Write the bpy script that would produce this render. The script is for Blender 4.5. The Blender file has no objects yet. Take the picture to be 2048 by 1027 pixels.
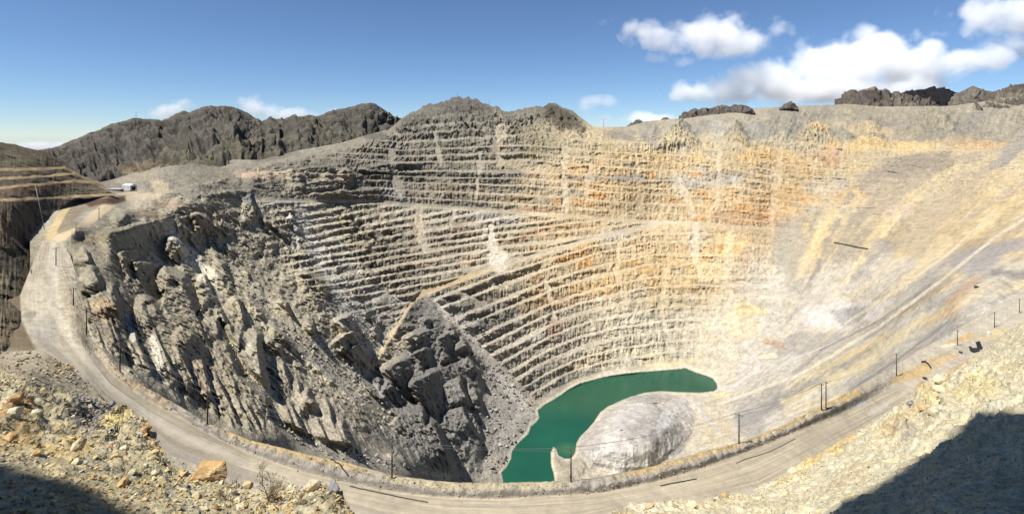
RES = 1.0
DENOISE = True
import bpy, math, random
import numpy as np
from mathutils import Vector
random.seed(7)
scene = bpy.context.scene
COL = scene.collection
# ---------------------------------------------------------------- view geometry used to lay the pit out in metres
CX, HY, F = 1024.0, 270.0, 1024.0       # the eye is at the origin, looking along +Y
def at(px, py, Y):
    return np.stack([(px - CX) / F * Y, Y + 0 * px, -(py - HY) / F * Y], -1)
SUN = np.array([-0.45, -0.25, 0.85]); SUN /= np.linalg.norm(SUN)      # towards the sun

# ---------------------------------------------------------------- noise
_r = np.random.RandomState(5)
PERM = np.concatenate([_r.permutation(256)] * 3).astype(np.int32)
_g = _r.normal(size=(256, 3)); GRAD = (_g / np.linalg.norm(_g, axis=1)[:, None]).astype(np.float32)
def pn3(p, s=0):
    sh = p.shape[:-1]; p = p.reshape(-1, 3).astype(np.float32) + np.float32(s * 17.31)
    i = np.floor(p).astype(np.int32); f = p - i; i &= 255
    u = f * f * f * (f * (f * 6 - 15) + 10)
    out = np.zeros(len(p), np.float32)
    for a in (0, 1):
        pa = PERM[i[:, 0] + a]; wa = u[:, 0] if a else 1 - u[:, 0]
        for b in (0, 1):
            pb = PERM[pa + ((i[:, 1] + b) & 255)]; wb = wa * (u[:, 1] if b else 1 - u[:, 1])
            for c in (0, 1):
                g = GRAD[PERM[pb + ((i[:, 2] + c) & 255)]]
                d = g[:, 0] * (f[:, 0] - a) + g[:, 1] * (f[:, 1] - b) + g[:, 2] * (f[:, 2] - c)
                out += wb * (u[:, 2] if c else 1 - u[:, 2]) * d
    return (out * 1.5).reshape(sh)
def fbm(p, o=4, s=0, ridged=False, gain=.5):
    t = 0; a = 1.; n = 0
    for k in range(o):
        v = pn3(p * (2.03 ** k), s + k * 3)
        if ridged: v = 1 - 2 * np.abs(v)
        t = t + a * v; n += a; a *= gain
    return t / n
def n2(x, y, o=3, s=0, ridged=False, gain=.5):
    x, y = np.broadcast_arrays(x, y)
    return fbm(np.stack([x, y, np.full(x.shape, s * 3.7 + .37)], -1), o, s, ridged, gain)
def ss(x, a, b):
    t = np.clip((x - a) / (b - a), 0, 1); return t * t * (3 - 2 * t)
def lerp(a, b, t): return a + (b - a) * t
def ip(x, pts):
    a = np.array(pts, float); return np.interp(x, a[:, 0], a[:, 1])
def ip3(x, pts):                         # smoothed interpolation
    return (ip(x, pts) * 2 + ip(x - 14, pts) + ip(x + 14, pts)) / 4
def lin(c):
    c = np.asarray(c, float) / 255.
    return np.where(c <= .04045, c / 12.92, ((c + .055) / 1.055) ** 2.4)
KALB = 0.56                              # sunlit picture tone -> base colour
class TPS:
    def __init__(s, pts, lam=1e-3):
        P = np.array(pts, float); s.x = P[:, :2] / 500.; v = P[:, 2]; n = len(P)
        K = s.k(np.linalg.norm(s.x[:, None] - s.x[None], axis=-1)) + lam * np.eye(n)
        Q = np.c_[np.ones(n), s.x]; A = np.block([[K, Q], [Q.T, np.zeros((3, 3))]])
        s.w = np.linalg.solve(A, np.r_[v, 0, 0, 0])
    @staticmethod
    def k(r): return np.where(r > 1e-9, r * r * np.log(r + 1e-12), 0)
    def __call__(s, px, py):
        sh = px.shape; q = np.stack([px.ravel(), py.ravel()], -1) / 500.
        o = s.w[-3] + q @ s.w[-2:]
        for j in range(len(s.x)):
            o = o + s.w[j] * s.k(np.hypot(q[:, 0] - s.x[j, 0], q[:, 1] - s.x[j, 1]))
        return o.reshape(sh)
def sdf(px, py, poly):                   # signed distance in the poly's own units, negative inside
    P = np.array(poly, float); d = np.full(px.shape, 1e9); ins = np.zeros(px.shape, bool)
    for a, b in zip(P, np.roll(P, -1, 0)):
        e = b - a; t = np.clip(((px - a[0]) * e[0] + (py - a[1]) * e[1]) / (e @ e), 0, 1)
        d = np.minimum(d, np.hypot(px - a[0] - t * e[0], py - a[1] - t * e[1]))
        c = ((a[1] > py) != (b[1] > py)) & (px < (b[0] - a[0]) * (py - a[1]) / (b[1] - a[1] + 1e-12) + a[0])
        ins ^= c
    return np.where(ins, -d, d)
def ridge_field(px, py, crests):         # asymmetric fins: gentle on the left, sheer on the right of each crest; height in the units of w
    out = np.zeros(px.shape)
    wob = 4 * n2(px / 26., py / 26., 3, 61) + 2.6 * n2(px / 7., py / 7., 3, 62)
    for w, pts in crests:
        P = np.array(pts, float); m = 3.0 * w + 12
        x0, y0 = P.min(0) - m; x1, y1 = P.max(0) + m
        sel = (px > x0) & (px < x1) & (py > y0) & (py < y1)
        if not sel.any(): continue
        qx = px[sel] + wob[sel]; qy = py[sel] + .6 * wob[sel]
        best = np.full(qx.shape, 1e9); sg = np.zeros(qx.shape); tt = np.zeros(qx.shape); n = len(P) - 1
        for k in range(n):
            a, b = P[k], P[k + 1]; e = b - a; l = np.hypot(*e)
            t = ((qx - a[0]) * e[0] + (qy - a[1]) * e[1]) / (l * l); tc = np.clip(t, 0, 1)
            dx = qx - a[0] - tc * e[0]; dy = qy - a[1] - tc * e[1]; d = np.hypot(dx, dy)
            cr = (-(e[0] * dy - e[1] * dx) / l)
            u = d < best
            best = np.where(u, d, best); sg = np.where(u, np.sign(cr) * d, sg); tt = np.where(u, (k + tc) / n, tt)
        wr = .36 * w; wl = 2.6 * w; hh = w if w < 20 else 20 * (w / 20) ** .6
        prof = np.where(sg < 0, np.clip(1 + sg / wl, 0, 1), np.clip(1 - sg / wr, 0, 1))
        env = (.1 + .9 * ss(tt, -.02, .35)) * (1 - .45 * ss(tt, .7, 1.05))
        out[sel] = np.maximum(out[sel], hh * prof * env)
    return out
def paint(px, py, col, blobs, seed=0, rag=.45):
    nz = n2(px / 34., py / 26., 4, seed + 40)
    nz2 = n2(px / 9., py / 9., 3, seed + 41)
    for b in blobs:
        cx, cy, rx, ry, ang, c, al = b
        m = max(rx, ry) * 1.7
        sel = (np.abs(px - cx) < m) & (np.abs(py - cy) < m)
        if not sel.any(): continue
        a = math.radians(ang); dx = px[sel] - cx; dy = py[sel] - cy
        u = (dx * math.cos(a) + dy * math.sin(a)) / rx; v = (-dx * math.sin(a) + dy * math.cos(a)) / ry
        d = np.hypot(u, v) + 1.25 * rag * nz[sel] + .35 * nz2[sel]
        w = al * (1 - ss(d, .66, 1.04))
        col[sel] = lerp(col[sel], lin(c), w[:, None])
    return col

# ---------------------------------------------------------------- mesh building
def link(o, parent=None):
    COL.objects.link(o)
    if parent is not None: o.parent = parent
    return o
def mesh_np(name, V, Fq, mat, colr=None, smooth=True, kind=None, parent=None):
    me = bpy.data.meshes.new(name)
    V = np.asarray(V, np.float32); Fq = np.asarray(Fq, np.int32); k = Fq.shape[1]
    me.vertices.add(len(V)); me.vertices.foreach_set('co', V.ravel())
    me.loops.add(Fq.size); me.loops.foreach_set('vertex_index', Fq.ravel())
    me.polygons.add(len(Fq)); me.polygons.foreach_set('loop_start', np.arange(len(Fq), dtype=np.int32) * k)
    me.polygons.foreach_set('use_smooth', np.full(len(Fq), smooth))
    if colr is not None:
        ca = me.color_attributes.new('Col', 'FLOAT_COLOR', 'POINT')
        c = np.ones((len(V), 4), np.float32); c[:, :3] = np.clip(colr, 0, 1)
        ca.data.foreach_set('color', c.ravel())
    me.update(calc_edges=True); me.materials.append(mat)
    o = bpy.data.objects.new(name, me); link(o, parent)
    if kind: o['kind'] = kind
    return o
def grid_faces(nr, nc):
    i = np.arange(nr - 1)[:, None] * nc + np.arange(nc - 1)[None]
    return np.stack([i, i + 1, i + nc + 1, i + nc], -1)
def sheet(V, colr, regions, smooth=True):
    """V (nr,nc,3); regions: list of (name, mat, mask(nr-1,nc-1), label, kind)"""
    nr, nc = V.shape[:2]; Fq = grid_faces(nr, nc); Vf = V.reshape(-1, 3); cf = colr.reshape(-1, 3)
    res = []
    for name, mat, mask in regions:
        f = Fq[mask].reshape(-1, 4)
        if len(f) == 0: continue
        u, inv = np.unique(f, return_inverse=True)
        res.append(mesh_np(name, Vf[u], inv.reshape(f.shape), mat, cf[u], smooth, 'structure'))
    return res
def normals(V):
    a = np.gradient(V, axis=1); b = np.gradient(V, axis=0); n = np.cross(a, b)
    n /= np.linalg.norm(n, axis=-1)[..., None] + 1e-9
    f = (n * V).sum(-1) > 0; n[f] *= -1          # towards the eye side
    return n
def blur(a, k):
    for ax in (0, 1):
        pad = [(0, 0)] * a.ndim; pad[ax] = (k + 1, k)
        c = np.cumsum(np.pad(a, pad, mode='edge'), axis=ax)
        n = a.shape[ax]; sl = [slice(None)] * a.ndim; s2 = list(sl)
        sl[ax] = slice(2 * k + 1, 2 * k + 1 + n); s2[ax] = slice(0, n)
        a = (c[tuple(sl)] - c[tuple(s2)]) / (2 * k + 1)
    return a

# ---------------------------------------------------------------- materials
def new_mat(name):
    m = bpy.data.materials.new(name); m.use_nodes = True
    nt = m.node_tree; b = nt.nodes['Principled BSDF']; return m, nt, b
def rock_mat(name, s1, s2, amt=.35, bump=.6, bdist=.5, rough=.95, base=None, attr=True, spec=.15, bs=None, tint=None):
    m, nt, b = new_mat(name); N = nt.nodes.new; L = nt.links.new
    b.inputs['Roughness'].default_value = rough; b.inputs['Specular IOR Level'].default_value = spec
    tc = N('ShaderNodeTexCoord')
    def noise(sc, det, rg=.6):
        n = N('ShaderNodeTexNoise'); n.inputs['Scale'].default_value = sc; n.inputs['Detail'].default_value = det
        n.inputs['Roughness'].default_value = rg; L(tc.outputs['Object'], n.inputs['Vector']); return n
    a, c = noise(s1, 6), noise(s2, 4, .7)
    mr = N('ShaderNodeMapRange'); mr.inputs[1].default_value = .3; mr.inputs[2].default_value = .7
    mr.inputs[3].default_value = 1 - amt; mr.inputs[4].default_value = 1 + amt; L(a.outputs['Fac'], mr.inputs[0])
    mr2 = N('ShaderNodeMapRange'); mr2.inputs[1].default_value = .28; mr2.inputs[2].default_value = .72
    mr2.inputs[3].default_value = 1 - amt * .9; mr2.inputs[4].default_value = 1 + amt * .9; L(c.outputs['Fac'], mr2.inputs[0])
    mm = N('ShaderNodeMath'); mm.operation = 'MULTIPLY'; L(mr.outputs[0], mm.inputs[0]); L(mr2.outputs[0], mm.inputs[1])
    if attr:
        src = N('ShaderNodeVertexColor'); src.layer_name = 'Col'; so = src.outputs['Color']
    else:
        src = N('ShaderNodeRGB'); src.outputs[0].default_value = (*base, 1); so = src.outputs[0]
        if tint is not None:
            t = noise(s1 * .45, 3); mx0 = N('ShaderNodeMix'); mx0.data_type = 'RGBA'
            r0 = N('ShaderNodeMapRange'); r0.inputs[1].default_value = .42; r0.inputs[2].default_value = .6; L(t.outputs['Fac'], r0.inputs[0])
            L(r0.outputs[0], mx0.inputs[0]); L(so, mx0.inputs[6]); mx0.inputs[7].default_value = (*tint, 1); so = mx0.outputs[2]
    vm = N('ShaderNodeVectorMath'); vm.operation = 'SCALE'; L(so, vm.inputs[0]); L(mm.outputs[0], vm.inputs['Scale'])
    L(vm.outputs[0], b.inputs['Base Color'])
    if bump:
        bp = N('ShaderNodeBump'); bp.inputs['Strength'].default_value = bump; bp.inputs['Distance'].default_value = bdist
        ad = N('ShaderNodeMath'); ad.operation = 'ADD'; L(a.outputs['Fac'], ad.inputs[0]); L(c.outputs['Fac'], ad.inputs[1])
        L(ad.outputs[0], bp.inputs['Height']); L(bp.outputs['Normal'], b.inputs['Normal'])
    return m
def plain_mat(name, c, rough=.7, metal=0, var=.15, sc=2.):
    return rock_mat(name, sc, sc * 7, var, .15, .02, rough, base=c, attr=False, spec=.3)
M_PIT = rock_mat('pit_rock', .13, .40, .20, .8, 1.6)
M_MTN = rock_mat('mountain_rock', .05, .3, .35, .9, 6.)
M_NEAR = rock_mat('rubble_slope', 1.1, 6.0, .30, .9, .12)
M_GRAVEL = rock_mat('gravel', .5, 4.0, .16, .6, .12)
M_ROAD = rock_mat('dirt_road', .35, 3.0, .10, .35, .08)
# ================================================================ THE PIT
C_PTS = [(-80,640),(40,590),(60,540),(85,482),(110,476),(125,482),(140,510),(152,545),(163,590),(172,650),(182,682),(205,700),(240,742),(300,778),(360,812),(415,846),(500,880),(600,905),(700,927),(780,950),(850,960),(900,966),(1000,967),(1140,963),(1200,955),(1300,935),(1400,905),(1478,885),(1560,853),(1640,813),(1720,771),(1790,730),(1850,694),(1915,657),(1980,620),(2048,586),(2140,548)]
T_PTS = [(40,400),(100,380),(180,368),(220,360),(260,348),(300,336),(360,316),(440,318),(520,320),(600,300),(680,286),(740,268),(775,260),(800,240),(826,221),(832,224),(845,214),(868,208),(890,205),(905,198),(930,195),(950,198),(965,208),(990,213),(1005,222),(1025,226),(1045,217),(1068,213),(1085,214),(1098,208),(1110,207),(1125,216),(1145,222),(1160,234),(1185,253),(1210,254),(1255,253),(1290,243),(1340,238),(1365,238),(1400,232),(1440,228),(1475,222),(1500,217),(1560,213),(1640,210),(1700,208),(1760,213),(1850,212),(1900,212),(1960,204),(2048,190),(2140,180)]
ZL = -300.0
def yl(py, z=ZL): return -z * F / (py - HY)
LAKE = [(1005,1000),(1006,958),(1003,945),(1012,935),(1022,918),(1024,902),(1040,882),(1056,868),(1062,852),(1074,842),(1079,835),(1076,820),(1090,808),(1105,800),(1122,789),(1140,777),(1160,767),(1185,760),(1210,753),(1250,747),(1290,743),(1340,739),(1372,736),(1392,745),(1410,750),(1425,756),(1433,766),(1435,776),(1428,781),(1400,784),(1360,783),(1320,781),(1290,784),(1262,792),(1238,803),(1215,812),(1200,824),(1188,842),(1175,858),(1160,872),(1153,885),(1150,905),(1142,915),(1128,915),(1118,910),(1112,895),(1106,892),(1101,905),(1102,930),(1108,950),(1110,1000)]
K = [(100,400,440),(60,450,320),(60,420,380),(100,425,372),(215,395,430),(260,380,620),(150,455,290),(215,412,400),(165,440,330),(100,480,286),(125,420,382),
 (300,402,480),(400,388,560),(480,400,640),(350,330,900),(440,322,950),(220,362,850),(100,380,700),(40,400,440),
 (480,340,800),(560,330,880),(640,300,1000),(740,270,1080),(930,195,1290),(930,290,1060),(800,240,1200),(1100,208,1290),(1100,290,1080),(1250,250,1250),
 (1250,290,1060),(1500,217,1350),(1500,290,1050),(1750,212,1400),(1750,290,1000),(2048,190,1300),(2048,260,900),(2140,190,1250),(1900,300,860),
 (560,400,720),(640,395,790),(760,405,860),(900,410,900),(1050,420,925),(1300,440,910),(1540,460,860),(1750,400,830),(1900,400,730),(2048,400,590),(2140,400,520),
 (300,480,400),(400,480,474),(480,500,515),(560,500,610),(640,500,680),(760,500,760),(900,500,800),(1050,500,820),(1300,500,825),(1500,500,790),(1700,500,700),(1850,500,590),(1950,500,500),(2048,500,430),
 (160,480,290),(200,560,238),(300,600,288),(400,600,347),(500,600,407),(600,600,472),(700,600,550),(800,600,640),(900,600,685),(1100,600,730),(1300,600,742),(1500,600,722),(1650,600,640),(1800,600,500),(1900,600,400),(1980,590,375),(2100,560,390),
 (165,600,206),(185,690,168),(250,690,190),(350,700,222),(450,700,288),(550,700,346),(650,700,410),(740,720,482),(800,700,530),(850,700,550),(900,700,570),(1000,700,625),(1100,700,645),(1250,700,676),(1400,700,682),(1500,700,640),
 (1360,738,656),(1300,742,651),(1200,760,627),(1130,785,596),(1080,812,567),(1060,850,530),(1030,900,488),(1010,940,458),(1005,960,446),(1110,950,452),(1432,765,620),(1435,780,602),(1150,905,484),(1200,824,554),(1300,785,596),
 (240,760,164),(300,780,171),(415,850,189),(600,910,244),(780,955,299),(900,968,396),(500,820,231),(500,900,194),(350,830,172),(600,800,302),(700,830,328),(800,850,405),(900,850,475),(700,900,284),(980,850,505),
 (1500,760,585),(1500,850,478),(1470,890,443),(1560,800,490),(1600,700,588),(1650,760,470),(1750,700,452),(1700,640,600),(1800,640,455),(1850,660,400),(1900,640,376),(1980,640,345),(2048,560,400),(1640,830,420),(1790,740,375),(1915,680,325),(2048,630,350),(1300,930,462),(1400,900,458),(1200,950,450)]
tps = TPS([(a, b, math.log(c)) for a, b, c in K], 3e-4)
gx = np.arange(30, 2170, 8.); gy = np.arange(150, 1090, 8.)
LG = tps(*np.meshgrid(gx, gy))
def baseY(px, py):
    u = np.clip((px - gx[0]) / 8, 0, len(gx) - 1.001); v = np.clip((py - gy[0]) / 8, 0, len(gy) - 1.001)
    i = u.astype(int); j = v.astype(int); a = u - i; b = v - j
    return np.exp((LG[j, i] * (1 - a) + LG[j, i + 1] * a) * (1 - b) + (LG[j + 1, i] * (1 - a) + LG[j + 1, i + 1] * a) * b)
NC, NR = int(1660 * RES), int(640 * RES)
px1 = np.linspace(60, 2130, NC)
top = ip(px1, T_PTS) + (3.5 * n2(px1 / 13., 0 * px1, 5, 3, gain=.62) + 7 * ss(px1, 800, 850) * ss(px1, 1190, 1140) * (.35 - n2(px1 / 17., 0 * px1 + 4, 4, 5, ridged=True)) * .8) * ss(px1, 700, 800) * (.35 + .9 * ss(px1, 1190, 1000)) 
bot = np.maximum(ip3(px1, C_PTS) + 6 + 40 * ss(px1, 112, 165), 470)
t = np.linspace(0, 1, NR)[:, None]
py = bot + (top - bot) * t; px = np.broadcast_to(px1, py.shape).copy()
# --- terraces
M_PTS = [(300,392),(480,398),(640,402),(760,404),(800,408),(900,415),(1050,425),(1200,437),(1300,443),(1400,447),(1540,458),(1700,468),(1900,470),(2140,470)]
P_PTS = [(700,800),(740,735),(790,655),(830,592),(900,565),(1000,530),(1100,500),(1200,472),(1310,448),(1400,450),(1550,462),(1700,480),(2140,480)]
B_PTS = [(860,930),(960,880),(1010,845),(1064,806),(1100,784),(1154,757),(1234,737),(1362,720),(1450,715),(1560,700),(1700,650),(1800,600),(1900,560),(2140,480)]
Mp, Pp, Bp = ip3(px, M_PTS), ip3(px, P_PTS), ip3(px, B_PTS)
wn = n2(px / 90., py / 40., 4, 1); wn2 = n2(px / 26., py / 18., 3, 2)
dipU = (.16 * (px - 860)) * ss(px, 1000, 760) * ss(py, 300, 420)
spU = ip(px, [(500,13.5),(800,13.5),(1050,17),(1400,17),(1600,14),(2140,14)])
LU = (Mp - 3 - py) / spU + .13 * wn + .04 * wn2
tilt = np.where(px < 1000, .18 * (px - 1000), .13 * (px - 1000))
LM = (432 - tilt * .95 - py) / 15.2 + .18 * wn + .07 * wn2 + .5 * wn * ss(px, 760, 600)
LL = 12.5 * (Bp - py) / np.maximum(Bp - Pp, 60) + .12 * wn + .04 * wn2
spL = np.maximum(Bp - Pp, 60) / 12.5
LU = LU + .40 * n2(LU * .62, 0 * LU + .3, 2, 141); LM = LM + .38 * n2(LM * .6, 0 * LM + .7, 2, 142); LL = LL + .40 * n2(LL * .6, 0 * LL + .2, 2, 143)
up = ss(py, Mp + 1, Mp - 1); low = ss(py, Pp - 1, Pp + 1) * (px > 700)
mid = (1 - up) * (1 - low)
mU = up * ss(px, 500, 640) * (.45 + .55 * ss(px, 640, 760)) * (1 - ss(px, 1560, 1900) * .55) * ss(py, top + 4, top + 22 + 26 * ss(px, 1200, 1260)) * (1 - .55 * ss(px, 1150, 1250) * ss(py, 285, 262)) * (1 - .85 * ss(px, 1030, 1060) * ss(px, 1215, 1190) * ss(py, 284, 268)) * (1 - .7 * ss(py, 250, 232))
mU = mU * ss(py, Mp - 1, Mp - 7)
mM = ss(py, Mp + 1, Mp + 6) * ss(py, Pp - 2, Pp - 8) * mid * ss(px, 470, 620) * ss(px, 1330, 1290) * ss(py, 590 + .5 * (px - 600), 520 + .5 * (px - 600))
diag = 870 + (py - 600) * 1.02
mL = ss(py, Pp + 2, Pp + 9) * low * ss(px, diag - 6, diag + 10) * ss(px, 1700, 1380) * ss(py, Bp + 4, Bp - 6) 
mL = mL * (1 - .6 * ss(px, 1330, 1420) * ss(py, 560, 640))
mR = ss(py, Pp + 2, Pp + 9) * low * ss(px, 1380, 1480) * ss(px, 1880, 1700) * ss(py, 640, 560) * .5
mL = np.maximum(mL, mR)
def g(L, frac, lo):
    n = np.floor(L); f = L - n
    return np.where(f < frac, lo * f / frac, lo + (1 - lo) * (f - frac) / (1 - frac)) - f, f
def fr(L, b, s): return np.clip(b + .34 * n2(px / 60., np.floor(L) * 3.7 + .5, 3, s) + .10 * wn2, .38, .93)
frU, frM, frL = fr(LU, .78, 11), fr(LM, .62, 12), fr(LL, .72, 13)
pyb = py.copy()
lo_ = .15 + .27 * ss(px, 980, 1300) * (1 - .55 * ss(px, 1450, 1600)); dU, fU = g(LU, frU, lo_ + .05); dM, fM = g(LM, frM, lo_); dL, fL = g(LL, frL, lo_)
chute = 0 * px
for P_, w_ in [([(980,446),(984,490)],5),([(984,486),(990,515)],11),([(990,510),(998,530)],20),([(838,415),(836,450),(848,500)],8),([(1000,255),(985,290),(1000,322)],9),([(1392,452),(1388,500),(1400,560)],9),([(1350,350),(1372,390),(1384,430)],10),([(1130,300),(1126,350),(1132,420)],6),([(1240,470),(1230,540),(1250,600)],6),([(1330,540),(1320,620),(1340,700)],7),([(1460,470),(1450,560),(1470,640)],10),([(1180,330),(1170,400)],5),([(905,420),(900,470)],6),([(780,300),(800,390)],9),([(1090,560),(1110,640)],6),([(960,300),(950,400)],5),([(1560,300),(1540,450)],8),([(1690,280),(1680,330)],5),([(1270,300),(1280,420)],6),([(1440,300),(1430,420)],6),([(870,270),(880,330)],5)]:
    P_ = np.array(P_, float); d_ = np.min([sdf(px, py, [P_[k], P_[k + 1], P_[k + 1] + .3]) for k in range(len(P_) - 1)], 0)
    chute = np.maximum(chute, ss(d_ + 9 * wn2 + 5 * wn, w_ * 1.2, w_ * .5))
mU = mU * (1 - .8 * chute); mM = mM * (1 - .85 * chute); mL = mL * (1 - .8 * chute)
patch = ss(n2(px / 55., py / 30., 3, 95), -.42, -.12); mU = mU * (.35 + .65 * patch); mM = mM * (.2 + .8 * patch); mL = mL * (.25 + .75 * patch)
vary = (1 - .25 * ss(px, 1050, 1400)) * .8 + .6 * n2(px / 70., np.floor(LU + LM + LL) * 3.1, 2, 9)
pyb -= np.clip(vary, .4, 1) * (dU * spU * mU + dM * 15.2 * mM + dL * spL * mL)
face = mU * (fU < frU) + mM * (fM < frM) + mL * (fL < frL)      # 1 on bench faces
tread = np.clip(mU * (fU >= frU) + mM * (fM >= frM) + mL * (fL >= frL), 0, 1)
Y = baseY(px, pyb)
# --- the upper haul road ramp and the flat by the shed stay plain
# --- lake shore
dl = sdf(px, py, LAKE)
zin = ZL - np.clip(-dl * .35, .3, 6); yin = -zin * F / (py - HY)
zout = ZL + np.clip(dl * .22, .15, 8); yout = -zout * F / np.maximum(py - HY, 60)
near_l = ss(dl, 46, 18) * (py > 640)
Y = np.where(dl < 0, yin, np.where(dl < 46, lerp(Y, np.minimum(Y, yout), near_l), Y))
# spoil mound: a broad heap between lake and pit floor
MOUND = [(1152,905),(1160,878),(1190,845),(1205,824),(1240,803),(1290,788),(1350,786),(1378,800),(1393,830),(1390,860),(1360,900),(1325,930),(1300,945),(1240,948),(1180,935)]
dm = sdf(px, py, MOUND)
hm = (ss(-dm, -2, 55) * 10 + 7 * ss(-dm, 6, 60) * np.clip((py - 800) / 110., 0, 1) + 3 * ss(-dm, 0, 16) + 2.5 * n2(px / 50., py / 40., 3, 151) * ss(-dm, 14, 50)) * (1 - .5 * ss(px, 1310, 1390))
zf = ZL + 2 + hm
Y = np.where(dm < 4, lerp(Y, -zf * F / np.maximum(py - HY, 60), ss(dm, 4, -2)), Y)
V0 = at(px, py, Y)
# --- rock relief
nrm = normals(blur(V0, 5))
CR_A = [(15,[(212,606),(226,650),(245,700)]),(13,[(262,640),(278,692),(300,738)]),(13,[(303,645),(322,690),(350,752)]),(14,[(340,662),(365,715),(398,788)]),
 (16,[(398,698),(410,750),(434,822)]),(17,[(424,730),(450,790),(484,858)]),(16,[(458,765),(484,815),(516,872)]),(9,[(482,788),(500,820),(520,838)]),
 (26,[(352,640),(372,662),(396,672)]),(20,[(424,622),(432,650),(440,680)]),(30,[(484,648),(478,690),(480,756)]),(40,[(512,650),(514,705),(532,798)]),
 (14,[(564,715),(570,740),(582,782)]),(15,[(594,752),(600,780),(608,808)]),(22,[(610,772),(618,792),(634,815)]),(18,[(574,790),(592,835),(622,886)]),
 (17,[(628,820),(644,858),(666,896)]),(19,[(650,790),(664,840),(690,898)]),(26,[(678,830),(690,870),(718,910)]),(16,[(482,785),(500,820),(526,868)]),
 (15,[(530,828),(550,852),(582,882)]),(18,[(540,652),(558,662),(586,680)]),(16,[(245,730),(268,745),(300,772)]),
 (24,[(214,428),(236,420),(262,432)]),(34,[(188,470),(235,462),(290,446)]),(26,[(226,512),(250,502),(276,498)]),(36,[(172,530),(186,540),(206,580)]),
 (30,[(252,530),(285,523),(318,530)]),(58,[(300,560),(332,545),(362,560),(385,612)]),(32,[(218,560),(228,590),(240,630)]),(18,[(396,548),(408,552),(418,572)]),
 (26,[(390,588),(410,582),(430,604)]),(26,[(424,620),(440,622),(456,650)]),(30,[(272,590),(300,600),(330,640)]),(20,[(160,495),(172,505),(180,530)]),
 (20,[(450,640),(462,655),(470,690)]),(22,[(330,470),(352,480),(372,505)]),(18,[(430,520),(448,530),(462,560)]),(18,[(500,560),(516,570),(530,600)]),
 (20,[(462,590),(476,600),(486,640)]),(24,[(590,548),(612,545),(640,562)]),(18,[(552,600),(570,606),(584,640)]),(16,[(380,430),(398,428),(418,440)]),(14,[(330,404),(365,396),(410,388)]),
 (14,[(480,398),(500,392),(508,418)]),(16,[(610,640),(622,650),(628,668)]),(16,[(480,540),(494,548),(500,575)]),(14,[(636,500),(650,498),(664,512)])]
CR_C = [(10,[(345,385),(400,372),(470,355)]),(12,[(380,393),(430,389),(476,384)]),(8,[(430,346),(520,333),(600,318)]),(10,[(520,352),(600,339),(690,328)]),(10,[(560,372),(620,366),(700,356)]),(9,[(600,392),(680,384),(744,380)]),(14,[(478,350),(520,346),(556,350)]),(14,[(566,352),(590,348),(614,356)]),(16,[(672,346),(690,342),(712,350)]),(12,[(640,352),(655,350),(668,356)]),(9,[(300,396),(330,392),(352,386)]),(9,[(262,404),(290,400),(318,398)]),(8,[(700,340),(760,330),(830,326)])]
CR_B = [(26,[(798,682),(825,672),(856,660)]),(24,[(818,712),(838,702),(858,692)]),(20,[(866,682),(884,672),(902,664)]),(34,[(758,748),(785,728),(820,716)]),
 (44,[(806,778),(840,756),(880,738)]),(36,[(842,800),(846,840),(862,884)]),(46,[(852,830),(872,860),(900,930)]),(34,[(914,744),(922,775),(938,810)]),
 (30,[(920,798),(930,830),(950,868)]),(18,[(794,840),(804,855),(814,874)]),(22,[(788,890),(802,905),(822,936)]),(24,[(856,892),(876,908),(902,938)]),
 (18,[(892,646),(904,655),(914,676)]),(18,[(920,672),(930,680),(938,702)]),(20,[(928,712),(940,722),(954,744)]),(16,[(878,704),(890,708),(900,720)]),
 (18,[(942,770),(952,785),(962,806)]),(20,[(770,760),(780,765),(790,780)]),(24,[(826,730),(842,735),(850,760)]),(16,[(836,640),(850,636),(866,640)]),
 (26,[(668,645),(690,635),(708,630)]),(24,[(662,690),(690,668),(720,660)]),(24,[(684,700),(712,690),(736,676)]),(20,[(742,602),(758,598),(774,592)]),(22,[(750,632),(770,624),(790,616)]),(18,[(764,650),(780,642),(796,638)]),
 (20,[(720,760),(735,768),(748,780)]),(16,[(700,724),(712,730),(718,745)])]
hf = ridge_field(px, py, CR_A + CR_B + CR_C)
sc_ = Y / F                                                # metres per picture unit there
foot = ss(px, 240, 300) * ss(px, 760, 690) * ss(py, 402, 392)
left_rough = ss(px, 900, 700) * ss(py, 395, 430) * (1 - ss(dl, 60, 20)) * ss(px + .9 * (py - 600), 150, 190)
blockm = ss(np.abs((px - 860) / 130.) ** 2 + np.abs((py - 770) / 185.) ** 2, 1.15, .7)
talus = 0 * px
for a in [[(640,470),(668,520),(700,555),(760,640),(740,730),(800,640),(820,600),(735,560),(690,500),(660,400),(600,410)],[(560,640),(640,690),(735,735),(760,790),(700,760),(600,690)],
          [(960,720),(1000,760),(1085,815),(1060,870),(1000,955),(960,930),(970,850)],[(905,600),(935,600),(1075,800),(1060,815),(1000,740),(925,650)],
          [(500,590),(560,612),(640,690),(720,762),(800,870),(760,850),(690,780),(610,708),(540,640)],[(540,835),(640,880),(740,900),(840,945),(700,925),(600,890)],[(440,640),(500,740),(560,800),(540,800),(480,750)]]:
    talus = np.maximum(talus, ss(sdf(px, py, a), 8, -8))
CHL = []
for P_, w_ in [([(604,424),(628,480),(655,540),(700,605),(748,695)],17),([(465,540),(540,612),(610,674),(690,748),(775,835)],15),([(880,600),(960,700),(1030,790)],12)]:
    P_ = np.array(P_, float); d_ = np.min([sdf(px, py, [P_[k], P_[k + 1], P_[k + 1] + .3]) for k in range(len(P_) - 1)], 0)
    CHL.append(ss(d_ + 10 * wn2 + 6 * wn, w_ * 1.25, w_ * .6)); talus = np.maximum(talus, CHL[-1])
up_road = ss(sdf(px, py, [(60,500),(112,482),(140,470),(190,442),(232,412),(300,400),(300,384),(120,384),(60,400)]), 6, -4)
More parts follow.
